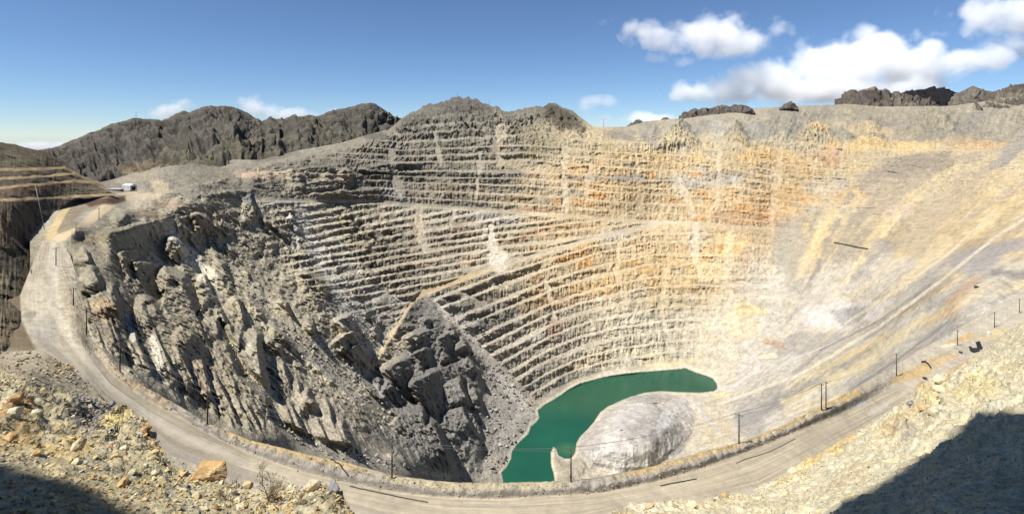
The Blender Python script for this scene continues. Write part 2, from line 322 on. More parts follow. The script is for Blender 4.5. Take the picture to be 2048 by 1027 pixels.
ribbon = np.maximum(ss(np.abs(py - Mp), 5, 2.5) * ss(px, 500, 540) * ss(px, 1620, 1540), ss(np.abs(py - Pp), 9, 5) * ss(px, 700, 740) * ss(px, 1340, 1300))
right_s = ss(px - .1 * (py - 500), 1500, 1640) * ss(py, 330, 440)
calm = 1 - np.clip(np.maximum.reduce([talus * .85, up_road, ribbon * .9, ss(dl, 30, 6), right_s * .6, .8 * ss(dm, 10, 0)]), 0, 1)
calm = calm * (1 - .65 * ss(px, 1400, 1470) * ss(py, 620, 680))
edge = ss(t, 0, .04) * ss(t, 1, .97)
P3 = V0 / 40.
big = fbm(P3 * np.array([1, 1, .8]), 3, 21)
rid = fbm(V0 / 22., 4, 23, ridged=True) - .35
fine = fbm(V0 / 6., 3, 25)
flute = n2(px / 7. + .4 * wn2 * 3, np.floor(LU * mU + LM * mM + LL * mL) * 5.3 + py / 60., 3, 27, ridged=True) - .3
fl2 = n2(px / 2.8, py / 30., 2, 29)
def saw(q):
    f = q - np.floor(q); return np.where(f < .82, f / .82, (1 - f) / .18)
guard = ss(py - ip(px, [(60,492),(112,486),(150,474),(190,448),(232,414),(300,402),(480,400)]), 2, 30)
lowz = ss(py - (560 + .62 * (px - 200)), -30, 40)             # fins above the haul road stand steeper than the beds higher up
acr1 = px * .93 - py * .36 + 9 * n2(px / 60., py / 90., 2, 91) + 3 * n2(px / 14., py / 24., 3, 92)
acr2 = px * .66 - py * .75 + 10 * n2(px / 60., py / 60., 2, 96) + 4 * n2(px / 14., py / 14., 3, 97)
finm = ss(n2(px / 50., py / 50., 3, 93), -.2, .2) * calm * left_rough
fin2 = ss(n2(px / 30., py / 36., 3, 94), -.15, .25) * calm * left_rough
disp = hf * sc_ * (1.75 + .75 * lowz) * (1 - .8 * talus)
disp += sc_ * lowz * (10 * finm * saw(acr1 / 27.) + 2.5 * fin2 * saw(acr1 / 11.)) * (1 - blockm)
disp += sc_ * (1 - lowz) * (11 * finm * saw(acr2 / 30.) + 4.5 * fin2 * saw(acr2 / 12.)) * (1 - .5 * blockm)
disp += sc_ * blockm * calm * (7 * fin2 * saw((px * .5 + py * .87 + 8 * wn2) / 24.) + 5 * saw((px * .87 - py * .5 + 8 * wn) / 19.) * fin2) * .5
disp += blockm * calm * (3.2 * (fbm(V0 / 12., 5, 99, ridged=True) - .35))
disp += calm * left_rough * (.8 * rid + 1.6 * big + 1.2 * (fbm(V0 / 9., 4, 24, ridged=True) - .35) + .8 * fbm(V0 / 3., 2, 26)) * np.clip(Y / 420, .5, 1.2)
disp += sc_ * np.random.RandomState(3).normal(0, .2, px.shape) * (1 - .75 * right_s) * (1 - .4 * ss(px, 1000, 1200)) * (.35 + .65 * calm) * ss(dl, 5, 20) * (1 - .9 * up_road)
foot_d = foot * (5 * (fbm(V0 / np.array([30., 30., 14.]), 4, 37, ridged=True) - .35) + 3 * big)
disp += calm * (2.0 + 1.6 * face) * fine * .8
disp += calm * face * (2.2 * flute + 1.5 * fl2) * (1 - .4 * ss(px, 1300, 1500))
disp += calm * (mU + mL) * 2.5 * big
disp += talus * (.5 * fbm(V0 / 2.5, 2, 31) + 1.2 * big)
disp += right_s * ( 1.2 * big)
disp += ss(dm, 6, -6) * (2.4 * (fbm(V0 / np.array([16., 16., 30.]), 4, 35, ridged=True) - .3) + .6 * fine + .8 * (n2(px / 11. + .4 * wn2, py / 60., 3, 36, ridged=True) - .3) * ss(py, 860, 890))
dispn = 0 * disp
topm = ss(py, 300, 250) * ss(px, 690, 760)
dispn += foot_d + topm * calm * (17 * (fbm(V0 / np.array([22., 22., 44.]), 5, 33, ridged=True) - .3)) * ss(px, 1260, 1160)
dispn += ss(py, 300, 270) * ss(px, 1200, 1300) * (26 * fbm(V0 / np.array([90., 90., 60.]), 4, 34) + 3 * (n2((px + .5 * (py - 250)) / 17., py / 60., 3, 38, ridged=True) - .3))
# rocky noses standing out of the upper right slope
for cx, w, y0, y1, h in [(1355,46,246,292,26),(1630,52,248,288,24),(1470,30,240,288,16),(1860,60,225,262,20),(1740,40,250,290,14)]:
    u = (px - cx) / w * (1.1 - .6 * ss(py, y1, y0)) ** -1; v = ss(py, y0 - 2, y0 + 10) * ss(py, y1 + 12, y1)
    dispn = dispn + h * np.clip(1 - np.abs(u) ** 1.3, 0, 1) * v * (.8 + .5 * fine)
# streaked slopes on the right: shallow rills running down the fall line
ang = np.arctan2(884. - py, px - 1420.); rad = np.hypot(884. - py, px - 1420.)
rill = n2(ang * 22 + .10 * wn2, rad / 300., 3, 51, gain=.5)
rill2 = n2(ang * 11, rad / 400., 3, 53)
rmask = ss(px, 1545, 1600) * ss(py, 300 + 90 * ss(px, 1900, 1600), 420 + 30 * ss(px, 1900, 1600)) * ss(dl, 20, 60) * ss(rad, 70, 130)
disp += rmask * (1.6 * rill + 3. * rill2)
disp *= lerp(1., guard, ss(px, 260, 230) * (py > 395))
cb_ = ip3(px, C_PTS) - py; f0 = 2 + 12 * ss(px, 500, 560); apr = (blur(blur(disp, 12), 12) + sc_ * (14 + 14 * ss(px, 480, 560))) * ss(px, 175, 230); disp = np.maximum(disp * ss(cb_, -6, 10), lerp(disp, apr, ss(px, 900, 800) * (1 - ss(cb_, -4, 34 + 46 * ss(px, 480, 560)))))
rl = np.linalg.norm(V0, axis=-1); nv = np.clip(-(nrm * V0).sum(-1) / rl, .42, 1)
V = V0 * (1 - disp * edge / (rl * nv))[..., None] + nrm * (dispn * edge)[..., None]
V[..., 2] = np.where((dl < 40) & (dl > 2), np.maximum(V[..., 2], ZL + .1), V[..., 2])
V[..., 2] = np.where(dl < -2, np.minimum(V[..., 2], ZL - .25), V[..., 2])
# --- colour (what the rock itself is)
T_ = lambda c: lin(c)
col = np.zeros(px.shape + (3,)); col[:] = T_((196,178,144))
def field(c, m): 
    global col
    col = lerp(col, lin(c), np.clip(m, 0, 1)[..., None])
field((186,171,134), ss(px + .4 * (py - 600), 720, 620))                       # left wall olive
field((150,139,116), up * ss(px, 1010, 900))
field((160,148,122), up * ss(py, 345, 300) * ss(px, 1180, 1050))
field((208,182,140), ss(px, 1020, 1160) * ss(py, 300, 340) * ss(py, 640, 560))
field((206,196,174), ss(px, 1000, 1100) * ss(py, 560, 660))
field((178,166,148), (1 - ss(py, 650, 560)) * ss(px, 1240, 1120) * ss(px, 800, 900))
field((150,144,134), blockm)
field((166,158,142), ss(py, 282, 262) * ss(px, 1200, 1260))
field((202,195,182), ss(px, 1400, 1560) * ss(py, 470, 560)); field((214,196,160), ss(px, 1560, 1700) * ss(py, 500, 440) * ss(py, 290, 310) * .6)
OR, RU, GY, LG_, YE, TA = (216,182,132), (190,142,104), (160,154,144), (214,208,198), (230,204,146), (206,182,140)
BL = [(1300,268,40,26,60,(150,146,138),.7),(1400,258,50,18,-20,(150,147,140),.6),(1440,270,30,26,70,(176,172,160),.6),(1560,240,60,20,-30,(148,144,136),.6),(1590,262,16,26,30,(142,140,134),.7),(1690,240,30,26,-50,(196,184,154),.6),(1720,262,60,10,-10,(150,146,138),.6),(1800,250,60,14,0,(156,150,140),.7),(1860,275,70,12,-12,(152,148,140),.6),(1950,240,60,20,-20,(150,146,138),.7),(1990,270,70,16,-25,(176,168,150),.6),(1240,272,40,10,10,(150,146,136),.6),(1500,262,30,22,-60,(158,156,150),.6),(1650,230,60,12,0,(160,154,142),.6),(900,380,120,22,0,(188,160,118),.6),(1010,372,40,20,0,(140,132,118),.6),(1100,352,70,14,0,(190,166,126),.7),(1180,350,60,14,2,OR,.45),(1075,420,50,7,3,RU,.6),
 (1060,398,80,10,0,(176,148,104),.7),(1230,380,90,24,0,OR,.5),(1130,385,30,18,0,(196,182,160),.6),(1000,350,60,16,0,(140,134,122),.8),(1010,300,40,26,0,(168,156,134),.6),(1000,270,14,60,-10,(196,176,140),.7),(990,285,5,40,-8,(110,86,66),.6),
 (900,250,130,46,0,(140,134,118),.7),(930,212,70,24,8,(116,110,98),.85),(1120,238,60,22,32,(96,90,78),.9),(1050,240,46,30,-20,(140,136,120),.7),(820,250,40,16,-40,(112,106,94),.6),(760,330,60,40,0,(134,126,108),.6),(800,360,70,40,0,(150,140,116),.5),
 (1220,310,90,24,0,(190,168,130),.6),(1330,320,120,20,0,(214,182,128),.7),(1420,330,60,14,0,(206,186,140),.5),(1530,310,60,20,0,(226,188,124),.8),(1600,330,60,26,0,OR,.55),(1660,310,46,20,0,(200,150,110),.6),
 (1690,300,70,14,0,OR,.45),(1780,292,120,14,0,(228,196,136),.8),(1950,292,60,10,0,(222,182,132),.7),(1635,262,28,14,0,(228,196,140),.85),(1740,262,54,10,4,(214,190,150),.8),(1360,282,40,14,0,(206,188,144),.7),(1470,285,60,8,0,(190,174,136),.5),
 (1460,350,60,10,0,GY,.6),(1240,356,110,7,1,(160,154,146),.8),(1420,362,90,12,0,(186,180,168),.7),(1370,372,20,30,20,(216,202,182),.4),(1450,400,90,26,0,OR,.6),(1560,400,70,40,0,(216,176,122),.7),(1480,430,70,22,0,(206,156,104),.6),(1540,440,40,14,0,(206,150,100),.5),(1700,385,50,16,0,OR,.6),
 (1650,370,50,20,0,(206,196,180),.5),(1770,410,30,24,30,OR,.65),(1800,420,34,20,0,(214,194,186),.5),(1720,340,90,14,0,(208,182,136),.6),(1830,330,80,26,-12,(150,138,120),.9),(1760,350,60,16,-30,(160,148,130),.8),(1880,330,40,16,-20,(168,150,126),.8),
 (1700,480,80,50,-55,(168,158,144),.55),(1560,480,18,60,12,(170,164,150),.6),(1640,480,16,70,22,(226,196,138),.6),(1590,520,10,60,10,(222,192,130),.6),(1850,440,120,34,-42,(180,164,136),.6),(1900,420,50,80,40,(214,190,146),.5),
 (1960,440,60,30,-30,(228,202,150),.7),(1990,330,50,12,-30,(160,152,144),.7),(2030,300,40,14,-40,(158,152,144),.7),(2000,400,50,30,0,(230,198,142),.6),(1990,510,60,14,-28,(170,164,158),.8),(2040,470,30,20,0,(222,196,150),.6),
 (1700,560,90,40,0,(210,202,186),.6),(1650,640,60,40,0,(214,204,194),.8),(1580,640,60,30,20,(202,194,184),.7),(1700,630,40,26,30,(176,172,168),.8),(1480,650,40,26,20,YE,.35),(1440,680,20,14,0,OR,.2),(1500,620,40,14,0,(226,200,140),.7),
 (1560,690,18,9,20,(206,158,104),.8),(1535,682,12,7,10,(206,158,104),.6),(1880,570,60,14,-40,(226,190,134),.7),(1830,610,70,9,-33,(228,196,138),.8),(1720,700,110,7,-31,(226,202,150),.8),(1640,740,110,6,-31,(226,206,160),.7),(1700,730,120,9,-31,(160,156,148),.8),(1780,640,110,10,-33,(168,162,154),.6),
 (1950,565,28,10,-40,(206,160,112),.5),(1900,600,22,9,-45,(198,150,104),.5),(1925,590,40,8,-40,(210,176,150),.6),(1880,630,60,8,-35,(218,188,140),.6),(1800,720,90,12,-25,(222,196,150),.7),(1560,790,70,28,-25,(172,166,160),.8),(1500,830,40,50,-10,(178,172,166),.8),(1440,860,34,34,0,(206,186,150),.5),
 (1600,780,60,12,-25,(150,146,140),.8),(1490,730,14,40,20,(206,200,196),.6),(1560,715,50,14,-5,(200,196,190),.6),(1530,712,34,5,-4,(240,224,180),.7),(1440,790,20,8,-10,(230,206,150),.7),(1480,770,40,7,-12,(206,200,194),.7),
 (1110,650,20,24,10,(180,134,98),.5),(1120,600,50,18,0,(190,150,104),.6),(1060,610,40,20,-15,(172,142,98),.7),(1180,580,60,16,0,(206,170,118),.7),(1250,540,80,30,0,(214,182,128),.6),(1350,540,70,40,0,(222,188,132),.6),(1420,520,40,40,0,YE,.5),(1330,600,60,20,0,(220,196,146),.5),
 (1160,510,50,16,-10,(196,160,110),.6),(1230,470,60,14,0,(190,180,164),.5),(1390,480,16,40,0,(212,204,192),.4),(1460,490,40,26,0,(230,196,130),.6),(1290,700,60,14,-5,(222,208,172),.6),(1340,725,60,12,-4,(226,206,160),.6),(1180,720,50,18,-12,(206,192,166),.5),(1100,760,60,30,-30,(150,146,138),.6),
 (1060,770,30,20,-30,(128,124,116),.7),(990,640,60,40,-20,(138,132,120),.6),(960,600,60,20,-15,(146,134,112),.6),(1040,700,50,20,-30,(150,142,128),.5),
 (985,500,12,40,-10,(238,226,196),.7),(1000,515,24,12,-25,(236,226,206),.9),(970,470,8,26,0,(228,214,180),.8),(935,520,30,10,-15,(222,186,140),.8),(945,430,50,10,-8,(196,190,180),.7),(1000,440,60,12,3,(200,194,184),.7),(860,400,40,16,0,(196,176,140),.6),
 (838,455,12,40,-8,(226,196,140),.8),(790,430,60,9,-10,(214,196,150),.5),(850,520,70,20,-14,(176,140,100),.5),(900,470,60,16,-12,(160,124,84),.5),(920,440,40,14,-10,(166,140,100),.5),(1010,490,40,20,-8,(190,158,118),.5),(1080,465,50,14,-8,(198,150,104),.6),(1150,455,50,8,0,(200,156,110),.6),
 (815,545,26,12,-10,(120,96,72),.5),(770,500,70,40,-14,(140,124,92),.5),(690,470,70,40,20,(172,156,112),.6),(650,450,40,30,30,(190,172,124),.5),(560,350,70,14,0,(200,176,136),.7),(520,350,40,12,0,(222,180,130),.6),(690,350,22,14,0,(206,166,124),.7),(640,355,40,16,0,(196,176,142),.6),(600,380,80,14,0,(190,172,140),.6),
 (650,330,60,9,-8,(120,112,96),.7),(560,312,50,8,-10,(128,120,102),.7),(430,350,60,16,-8,(142,130,104),.8),(320,372,22,12,20,(206,180,130),.8),(300,352,30,12,0,(168,148,112),.6),(250,362,24,8,0,(176,158,126),.6),(480,345,20,10,0,(200,166,130),.6),(400,330,60,10,-10,(126,118,98),.6),
 (730,345,60,10,-4,(116,110,100),.6),(780,305,50,10,0,(120,114,104),.6),(760,275,40,12,10,(104,100,90),.6),(800,400,30,14,30,(176,168,150),.6),(780,385,26,16,20,(190,184,176),.6),
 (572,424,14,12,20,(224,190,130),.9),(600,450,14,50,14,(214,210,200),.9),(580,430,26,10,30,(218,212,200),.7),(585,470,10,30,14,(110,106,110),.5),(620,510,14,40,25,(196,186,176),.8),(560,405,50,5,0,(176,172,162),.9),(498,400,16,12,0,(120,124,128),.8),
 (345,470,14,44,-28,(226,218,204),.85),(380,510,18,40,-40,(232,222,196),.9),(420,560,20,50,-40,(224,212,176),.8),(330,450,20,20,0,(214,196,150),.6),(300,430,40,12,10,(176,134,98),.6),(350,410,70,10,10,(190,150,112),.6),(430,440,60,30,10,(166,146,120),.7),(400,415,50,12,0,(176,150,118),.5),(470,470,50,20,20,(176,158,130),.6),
 (470,600,60,40,40,(188,172,128),.6),(520,640,40,40,40,(204,190,144),.6),(570,690,70,20,40,(198,182,138),.6),(640,760,70,14,38,(208,192,146),.7),(720,800,60,12,40,(222,202,150),.7),(760,840,50,14,44,(226,206,158),.7),(700,900,60,14,14,(228,214,170),.7),(830,930,90,12,18,(226,208,160),.8),(640,720,90,22,40,(186,174,140),.6),
 (250,560,90,90,40,(160,146,110),.6),(220,640,60,50,50,(160,138,104),.6),(200,470,70,16,-14,(150,132,92),.8),(235,440,50,20,0,(150,140,108),.6),(205,620,26,26,20,(206,164,100),.85),(190,610,16,14,0,(220,186,120),.7),(330,640,60,50,50,(158,142,108),.5),(420,720,120,60,50,(178,158,116),.6),(560,850,120,40,30,(196,178,134),.5),
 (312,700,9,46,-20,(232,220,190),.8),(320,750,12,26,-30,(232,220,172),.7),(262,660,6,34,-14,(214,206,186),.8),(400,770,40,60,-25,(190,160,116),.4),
 (700,620,50,40,30,(176,170,158),.8),(690,520,60,30,40,(184,176,158),.7),(760,650,40,60,20,(182,176,164),.8),(650,700,60,24,40,(176,170,154),.7),(720,700,40,26,40,(168,162,150),.8),(790,690,30,60,38,(206,186,146),.6),(760,720,16,40,40,(214,194,152),.7),
 (1020,860,60,80,-20,(168,163,156),.9),(1000,780,40,40,30,(176,168,156),.8),(960,690,60,14,52,(190,176,152),.8),(640,735,90,12,43,(222,206,160),.85),(700,890,70,12,24,(220,204,160),.7),(500,700,12,60,-30,(206,190,150),.7),(1030,790,60,12,42,(196,188,178),.8),(930,640,30,14,50,(206,190,160),.6),(905,640,14,14,0,(206,176,120),.5),(860,640,40,20,-30,(170,160,146),.6),(770,770,30,30,-30,(170,160,158),.5),
 (960,900,60,40,0,(160,152,140),.8),(850,920,60,24,0,(150,142,126),.6)]
field((112,106,96), ss(py, 262, 226) * ss(px, 770, 810) * ss(px, 1200, 1150) * .8); field((178,167,146), ss(py, 282, 262) * ss(px, 1200, 1260) * .6)
col = paint(px, py, col, BL)
tl = talus * ss(px, 960, 900); field((196,187,166), tl * ss(px + .2 * py, 700, 800) * .8); field((210,196,158), tl * ss(px + .2 * py, 800, 700) * .75)
gy = (col @ np.array([.3, .5, .2]))[..., None]; col = gy * np.stack([1.01 + .02 * ss(px, 900, 1200), 1 + 0 * px, .96 - .03 * ss(px, 900, 1200)], -1) + (col - gy) * (.55 + .22 * ss(px, 900, 1100))[..., None]
# faces and treads of the terraces
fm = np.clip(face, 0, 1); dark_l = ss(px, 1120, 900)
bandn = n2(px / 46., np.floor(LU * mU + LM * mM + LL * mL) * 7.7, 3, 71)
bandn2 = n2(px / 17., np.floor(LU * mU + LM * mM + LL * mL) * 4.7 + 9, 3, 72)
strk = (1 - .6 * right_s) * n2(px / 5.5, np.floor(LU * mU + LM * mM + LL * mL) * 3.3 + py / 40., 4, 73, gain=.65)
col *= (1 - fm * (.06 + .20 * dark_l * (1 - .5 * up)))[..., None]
hue = np.stack([1 + .13 * bandn + .10 * bandn2, 1 + .02 * bandn + .10 * bandn2, 1 - .20 * bandn + .10 * bandn2], -1)
col *= lerp(1, hue, (fm * (.8 * ss(px, 840, 1000) + .15))[..., None])
orm = ss(px, 970, 1080) * ss(px, 1800, 1640) * ss(py, 296, 330) * ss(py, 660, 540)
col = lerp(col, lin((204,146,92)), (fm * orm * .55 * ss(bandn + .4 * bandn2, .08, .5))[..., None]); col = lerp(col, lin((176,168,156)), (fm * .5 * ss(-bandn - .3 * bandn2, .12, .5))[..., None])
col *= (1 - .12 * ss(px, 1050, 850) * ss(px, 600, 760) - .12 * ss(px, 1480, 1700))[..., None]
col *= (1 + fm * np.clip(.75 * strk, -.6, .35))[..., None]
col = lerp(col, lin((226,214,194)), (chute * np.where((px > 955) & (px < 1025) & (py > 430) & (py < 545), .7, .2))[..., None])
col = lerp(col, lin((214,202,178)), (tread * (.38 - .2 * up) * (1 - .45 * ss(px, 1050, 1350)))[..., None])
# talus / rills
rstr = (rmask * ss(np.abs(rill), .02, .3) * .5)[..., None]
col = lerp(col, np.where((rill > 0)[..., None], lin((232,208,160)), lin((160,152,142))), rstr)
col *= (1 + rmask * .22 * n2(ang * 75, rad / 150., 3, 55))[..., None]
vs = n2(px / 6., py / 55., 4, 77, gain=.6)
col *= (1 + .20 * vs * ss(px, 1150, 1300) * ss(py, 660, 600) * ss(py, 262, 290) * ss(px, 1700, 1580))[..., None]
slope_s = n2(px / 5. + py / 14., py / 70., 3, 79) * ss(py, 300, 280) * ss(px, 1190, 1230)
col *= (1 + .16 * slope_s)[..., None]
wstr = n2((px * .62 - py * .78) / 5., (px * .78 + py * .62) / 90., 4, 81)
col *= (1 + .30 * wstr * left_rough)[..., None]
col *= (1 + .22 * wn + .20 * n2(px / 12., py / 12., 4, 83) + .16 * fine + (.30 - .18 * right_s) * n2(px / 4.5, py / 4.5, 3, 84, gain=.7))[..., None]
# bare slides and fans with their own edges on the right wall, drawn along the fall line
for c_, a_, P_ in [((166,154,138), .62, [(1700,352),(1760,322),(1830,308),(1930,305),(1965,312),(1900,330),(1850,360),(1800,400),(1740,440),(1700,455),(1690,440),(1730,400)]),
 ((190,174,146), .75, [(1800,470),(1860,420),(1930,350),(1990,320),(1985,345),(1900,440),(1850,500),(1800,520)]), ((176,168,152), .75, [(1585,425),(1560,480),(1555,530),(1580,600),(1620,600),(1625,520),(1600,460)]),
 ((148,142,132), .8, [(1700,380),(1715,390),(1660,500),(1630,560),(1600,590),(1640,490)]), ((224,204,160), .7, [(1640,440),(1660,440),(1610,560),(1585,560)]), ((170,163,156), .85, [(1900,520),(1960,490),(2048,470),(2140,450),(2140,480),(2048,495),(1960,545),(1900,555)]),
 ((146,140,132), .85, [(1985,548),(2060,530),(2140,515),(2140,548),(2048,562)]), ((158,154,149), .7, [(1470,830),(1600,772),(1760,690),(1762,706),(1600,800),(1480,860)]), ((228,210,166), .7, [(1560,800),(1700,730),(1850,625),(1862,635),(1720,745),(1570,815)]),
 ((174,168,159), .75, [(1620,803),(1760,735),(1900,645),(1905,655),(1770,752),(1640,812)]), ((218,211,204), .7, [(1600,620),(1680,600),(1780,600),(1760,640),(1680,660),(1610,650)]), ((158,156,152), .8, [(1655,622),(1740,610),(1725,650),(1680,648)]),
 ((204,170,132), .4, [(1955,550),(1940,590),(1905,635),(1880,640),(1905,590),(1935,552)]), ((206,196,180), .6, [(1480,560),(1600,585),(1700,560),(1760,500),(1840,520),(1760,590),(1600,606),(1500,596)]), ((150,146,140), .6, [(1820,590),(1900,540),(1925,545),(1850,610),(1800,625)]),
 ((166,160,150), .6, [(1540,690),(1600,660),(1700,665),(1640,700),(1560,715)]), ((164,159,150), .65, [(1760,470),(1700,540),(1690,560),(1720,560),(1790,490)]), ((226,206,164), .6, [(1880,470),(1800,560),(1830,560),(1920,480)]), ((168,160,150), .6, [(1990,300),(2048,262),(2140,230),(2140,260),(2048,300),(1985,335)])]:
    sel = (px > min(q[0] for q in P_) - 30) & (px < max(q[0] for q in P_) + 30) & (py > min(q[1] for q in P_) - 30) & (py < max(q[1] for q in P_) + 30)
    d_ = sdf(px[sel], py[sel], P_) + 12 * rill[sel] + 12 * wn2[sel] + 10 * wn[sel]
    col[sel] = lerp(col[sel], lin(c_), (1.0 * a_ * ss(d_, 5, -6))[:, None])
# shore margin, roads, the shed flat
field((222,214,192), ss(dl + 3 * wn2, 9, 3) * ss(dl, -2, 0) * .7); field((150,146,110), ss(dl, 2.2, .6) * ss(dl, -3, 0) * .6)
ROADC = (206,194,172)
field(ROADC, ribbon * np.clip(.42 + .9 * wn, .1, .7) * (py > 380))
field((203,198,187), CHL[0] * .6); field((214,202,170), CHL[1] * .55); field((200,192,180), CHL[2] * .5)
field((208,182,136), ss(np.abs(py - Pp), 8, 5) * ss(px, 735, 750) * ss(px, 1010, 930) * .7)
UPR = [(90,492),(112,470),(150,455),(180,425),(205,409),(238,408),(214,424),(190,443),(140,470),(130,480)]
WEDGE = [(122,470),(112,462),(128,430),(152,398),(175,412),(205,410),(176,430),(150,455)]
WEDGE_E = [(82,500),(92,470),(118,425),(142,396),(154,394),(132,428),(112,465),(104,486)]
field((150,138,116), ss(sdf(px, py, WEDGE), 3, -2)); field((190,184,172), ss(sdf(px, py, [(150,440),(168,425),(185,420),(178,432),(160,446)]), 6, -4) * .7)
field((204,186,152), ss(sdf(px, py, UPR), 2, -2)); field((206,184,140), ss(sdf(px, py, WEDGE_E), 2, -2))
field((196,182,156), ss(sdf(px, py, [(222,388),(250,384),(330,384),(350,380),(330,392),(290,398),(262,402),(240,396)]), 4, -3))
field((96,74,60), ss(sdf(px, py, [(152,394),(190,397),(250,391),(252,402),(232,408),(205,408),(180,414),(160,403)]), 3, -3))
field((196,191,184), ss(dm, 3, -6) * .6)
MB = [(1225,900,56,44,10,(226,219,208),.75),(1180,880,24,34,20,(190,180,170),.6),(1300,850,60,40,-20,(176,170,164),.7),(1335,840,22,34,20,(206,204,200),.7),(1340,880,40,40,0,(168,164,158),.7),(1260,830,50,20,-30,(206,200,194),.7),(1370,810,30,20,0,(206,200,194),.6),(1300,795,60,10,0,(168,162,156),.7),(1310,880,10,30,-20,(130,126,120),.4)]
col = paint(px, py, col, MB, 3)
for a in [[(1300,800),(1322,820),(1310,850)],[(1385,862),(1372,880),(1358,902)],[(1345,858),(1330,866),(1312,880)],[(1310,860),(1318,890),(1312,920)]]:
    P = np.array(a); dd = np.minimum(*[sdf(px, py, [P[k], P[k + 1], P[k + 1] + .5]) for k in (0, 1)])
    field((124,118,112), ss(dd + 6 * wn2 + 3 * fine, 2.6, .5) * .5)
# drainage tracks and pipes lying about the floor; dark lines paint shading below tracks
for a, c, w in [([(1420,780),(1470,770),(1510,742),(1520,728),(1505,705),(1490,690)],(214,206,198),4.5),([(1395,800),(1405,830),(1430,850),(1440,870)],(206,200,196),5),([(1500,600),(1560,596),(1600,605),(1650,618)],(206,196,176),3),([(1520,740),(1600,712),(1680,680)],(206,200,190),3),([(1440,806),(1600,748),(1760,652),(1880,562),(1990,474),(2060,430)],(226,214,188),4),([(1690,646),(1820,562),(1905,500),(1990,420)],(220,206,176),3.5),([(1640,700),(1760,640),(1860,570)],(150,145,138),3),([(1700,780),(1800,715),(1900,640)],(150,145,138),3.5),([(1420,600),(1500,592),(1560,596)],(222,208,184),3)]:
    P = np.array(a, float); dd = np.min([sdf(px, py, [P[k], P[k + 1], P[k + 1] + .4]) for k in range(len(P) - 1)], 0)
    field(c, ss(dd + 1.2 * wn2, w, w * .5) * .8)
# --- back of the crest so the rim has a far side
back = []; bc = []
for k, (dy, dz) in enumerate([(6, -1), (25, -6), (80, -30), (220, -95)]):
    q = V[-1].copy(); q[:, 1] += dy; q[:, 0] *= (q[:, 1] / V[-1][:, 1]); q[:, 2] += dz; back.append(q); bc.append(col[-1])
Vp = np.concatenate([V, np.array(back)]); colp = np.concatenate([col, np.array(bc)]) * KALB
cpx, cpy = px[:-1, :-1], py[:-1, :-1]
fl = np.zeros((Vp.shape[0] - 1, NC - 1), bool); fl[:NR - 1] = (sdf(cpx, cpy, UPR) < 0)
PIT_KEEP = (V.copy(), nrm.copy(), talus.copy(), dl.copy(), right_s * (py > 300))
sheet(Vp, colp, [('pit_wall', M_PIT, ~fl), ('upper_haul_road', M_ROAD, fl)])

# lake
LK = np.array([(1000,1010),(998,940),(1015,915),(1030,880),(1050,855),(1066,836),(1066,815),(1090,796),(1120,778),(1150,760),(1200,747),(1290,735),(1372,728),(1410,740),(1440,755),(1450,780),(1430,800),(1300,880),(1200,930),(1140,1010)], float)
Lv = at(LK[:, 0], LK[:, 1], yl(LK[:, 1]))
lm, nt, b = new_mat('lake_water')
b.inputs['Base Color'].default_value = (.010, .072, .046, 1); b.inputs['Roughness'].default_value = .09; b.inputs['IOR'].default_value = 1.33
tc = nt.nodes.new('ShaderNodeTexCoord'); nn = nt.nodes.new('ShaderNodeTexNoise'); nn.inputs['Scale'].default_value = .35; nn.inputs['Detail'].default_value = 4
bp = nt.nodes.new('ShaderNodeBump'); bp.inputs['Strength'].default_value = .2; bp.inputs['Distance'].default_value = .3
nt.links.new(tc.outputs['Object'], nn.inputs['Vector']); nt.links.new(nn.outputs['Fac'], bp.inputs['Height']); nt.links.new(bp.outputs['Normal'], b.inputs['Normal'])
sp = at(1136., 898., float(yl(898.)))
gm = nt.nodes.new('ShaderNodeNewGeometry'); ds = nt.nodes.new('ShaderNodeVectorMath'); ds.operation = 'DISTANCE'; ds.inputs[1].default_value = tuple(sp); nt.links.new(gm.outputs['Position'], ds.inputs[0])
mr = nt.nodes.new('ShaderNodeMapRange'); mr.inputs[1].default_value = 4; mr.inputs[2].default_value = 15; mr.inputs[3].default_value = 1; mr.inputs[4].default_value = 0; nt.links.new(ds.outputs['Value'], mr.inputs[0])
n2_ = nt.nodes.new('ShaderNodeTexNoise'); n2_.inputs['Scale'].default_value = .02; nt.links.new(tc.outputs['Object'], n2_.inputs['Vector'])
m0 = nt.nodes.new('ShaderNodeMix'); m0.data_type = 'RGBA'; m0.inputs[6].default_value = (.007, .044, .027, 1); m0.inputs[7].default_value = (.013, .078, .045, 1); nt.links.new(n2_.outputs['Fac'], m0.inputs[0])
m1 = nt.nodes.new('ShaderNodeMix'); m1.data_type = 'RGBA'; m1.inputs[7].default_value = (.028, .092, .042, 1); nt.links.new(mr.outputs[0], m1.inputs[0]); nt.links.new(m0.outputs[2], m1.inputs[6]); nt.links.new(m1.outputs[2], b.inputs['Base Color'])
me = bpy.data.meshes.new('lake'); me.from_pydata([tuple(v) for v in Lv], [], [tuple(range(len(Lv)))]); me.materials.append(lm)
lake = link(bpy.data.objects.new('lake', me)); lake['kind'] = 'structure'
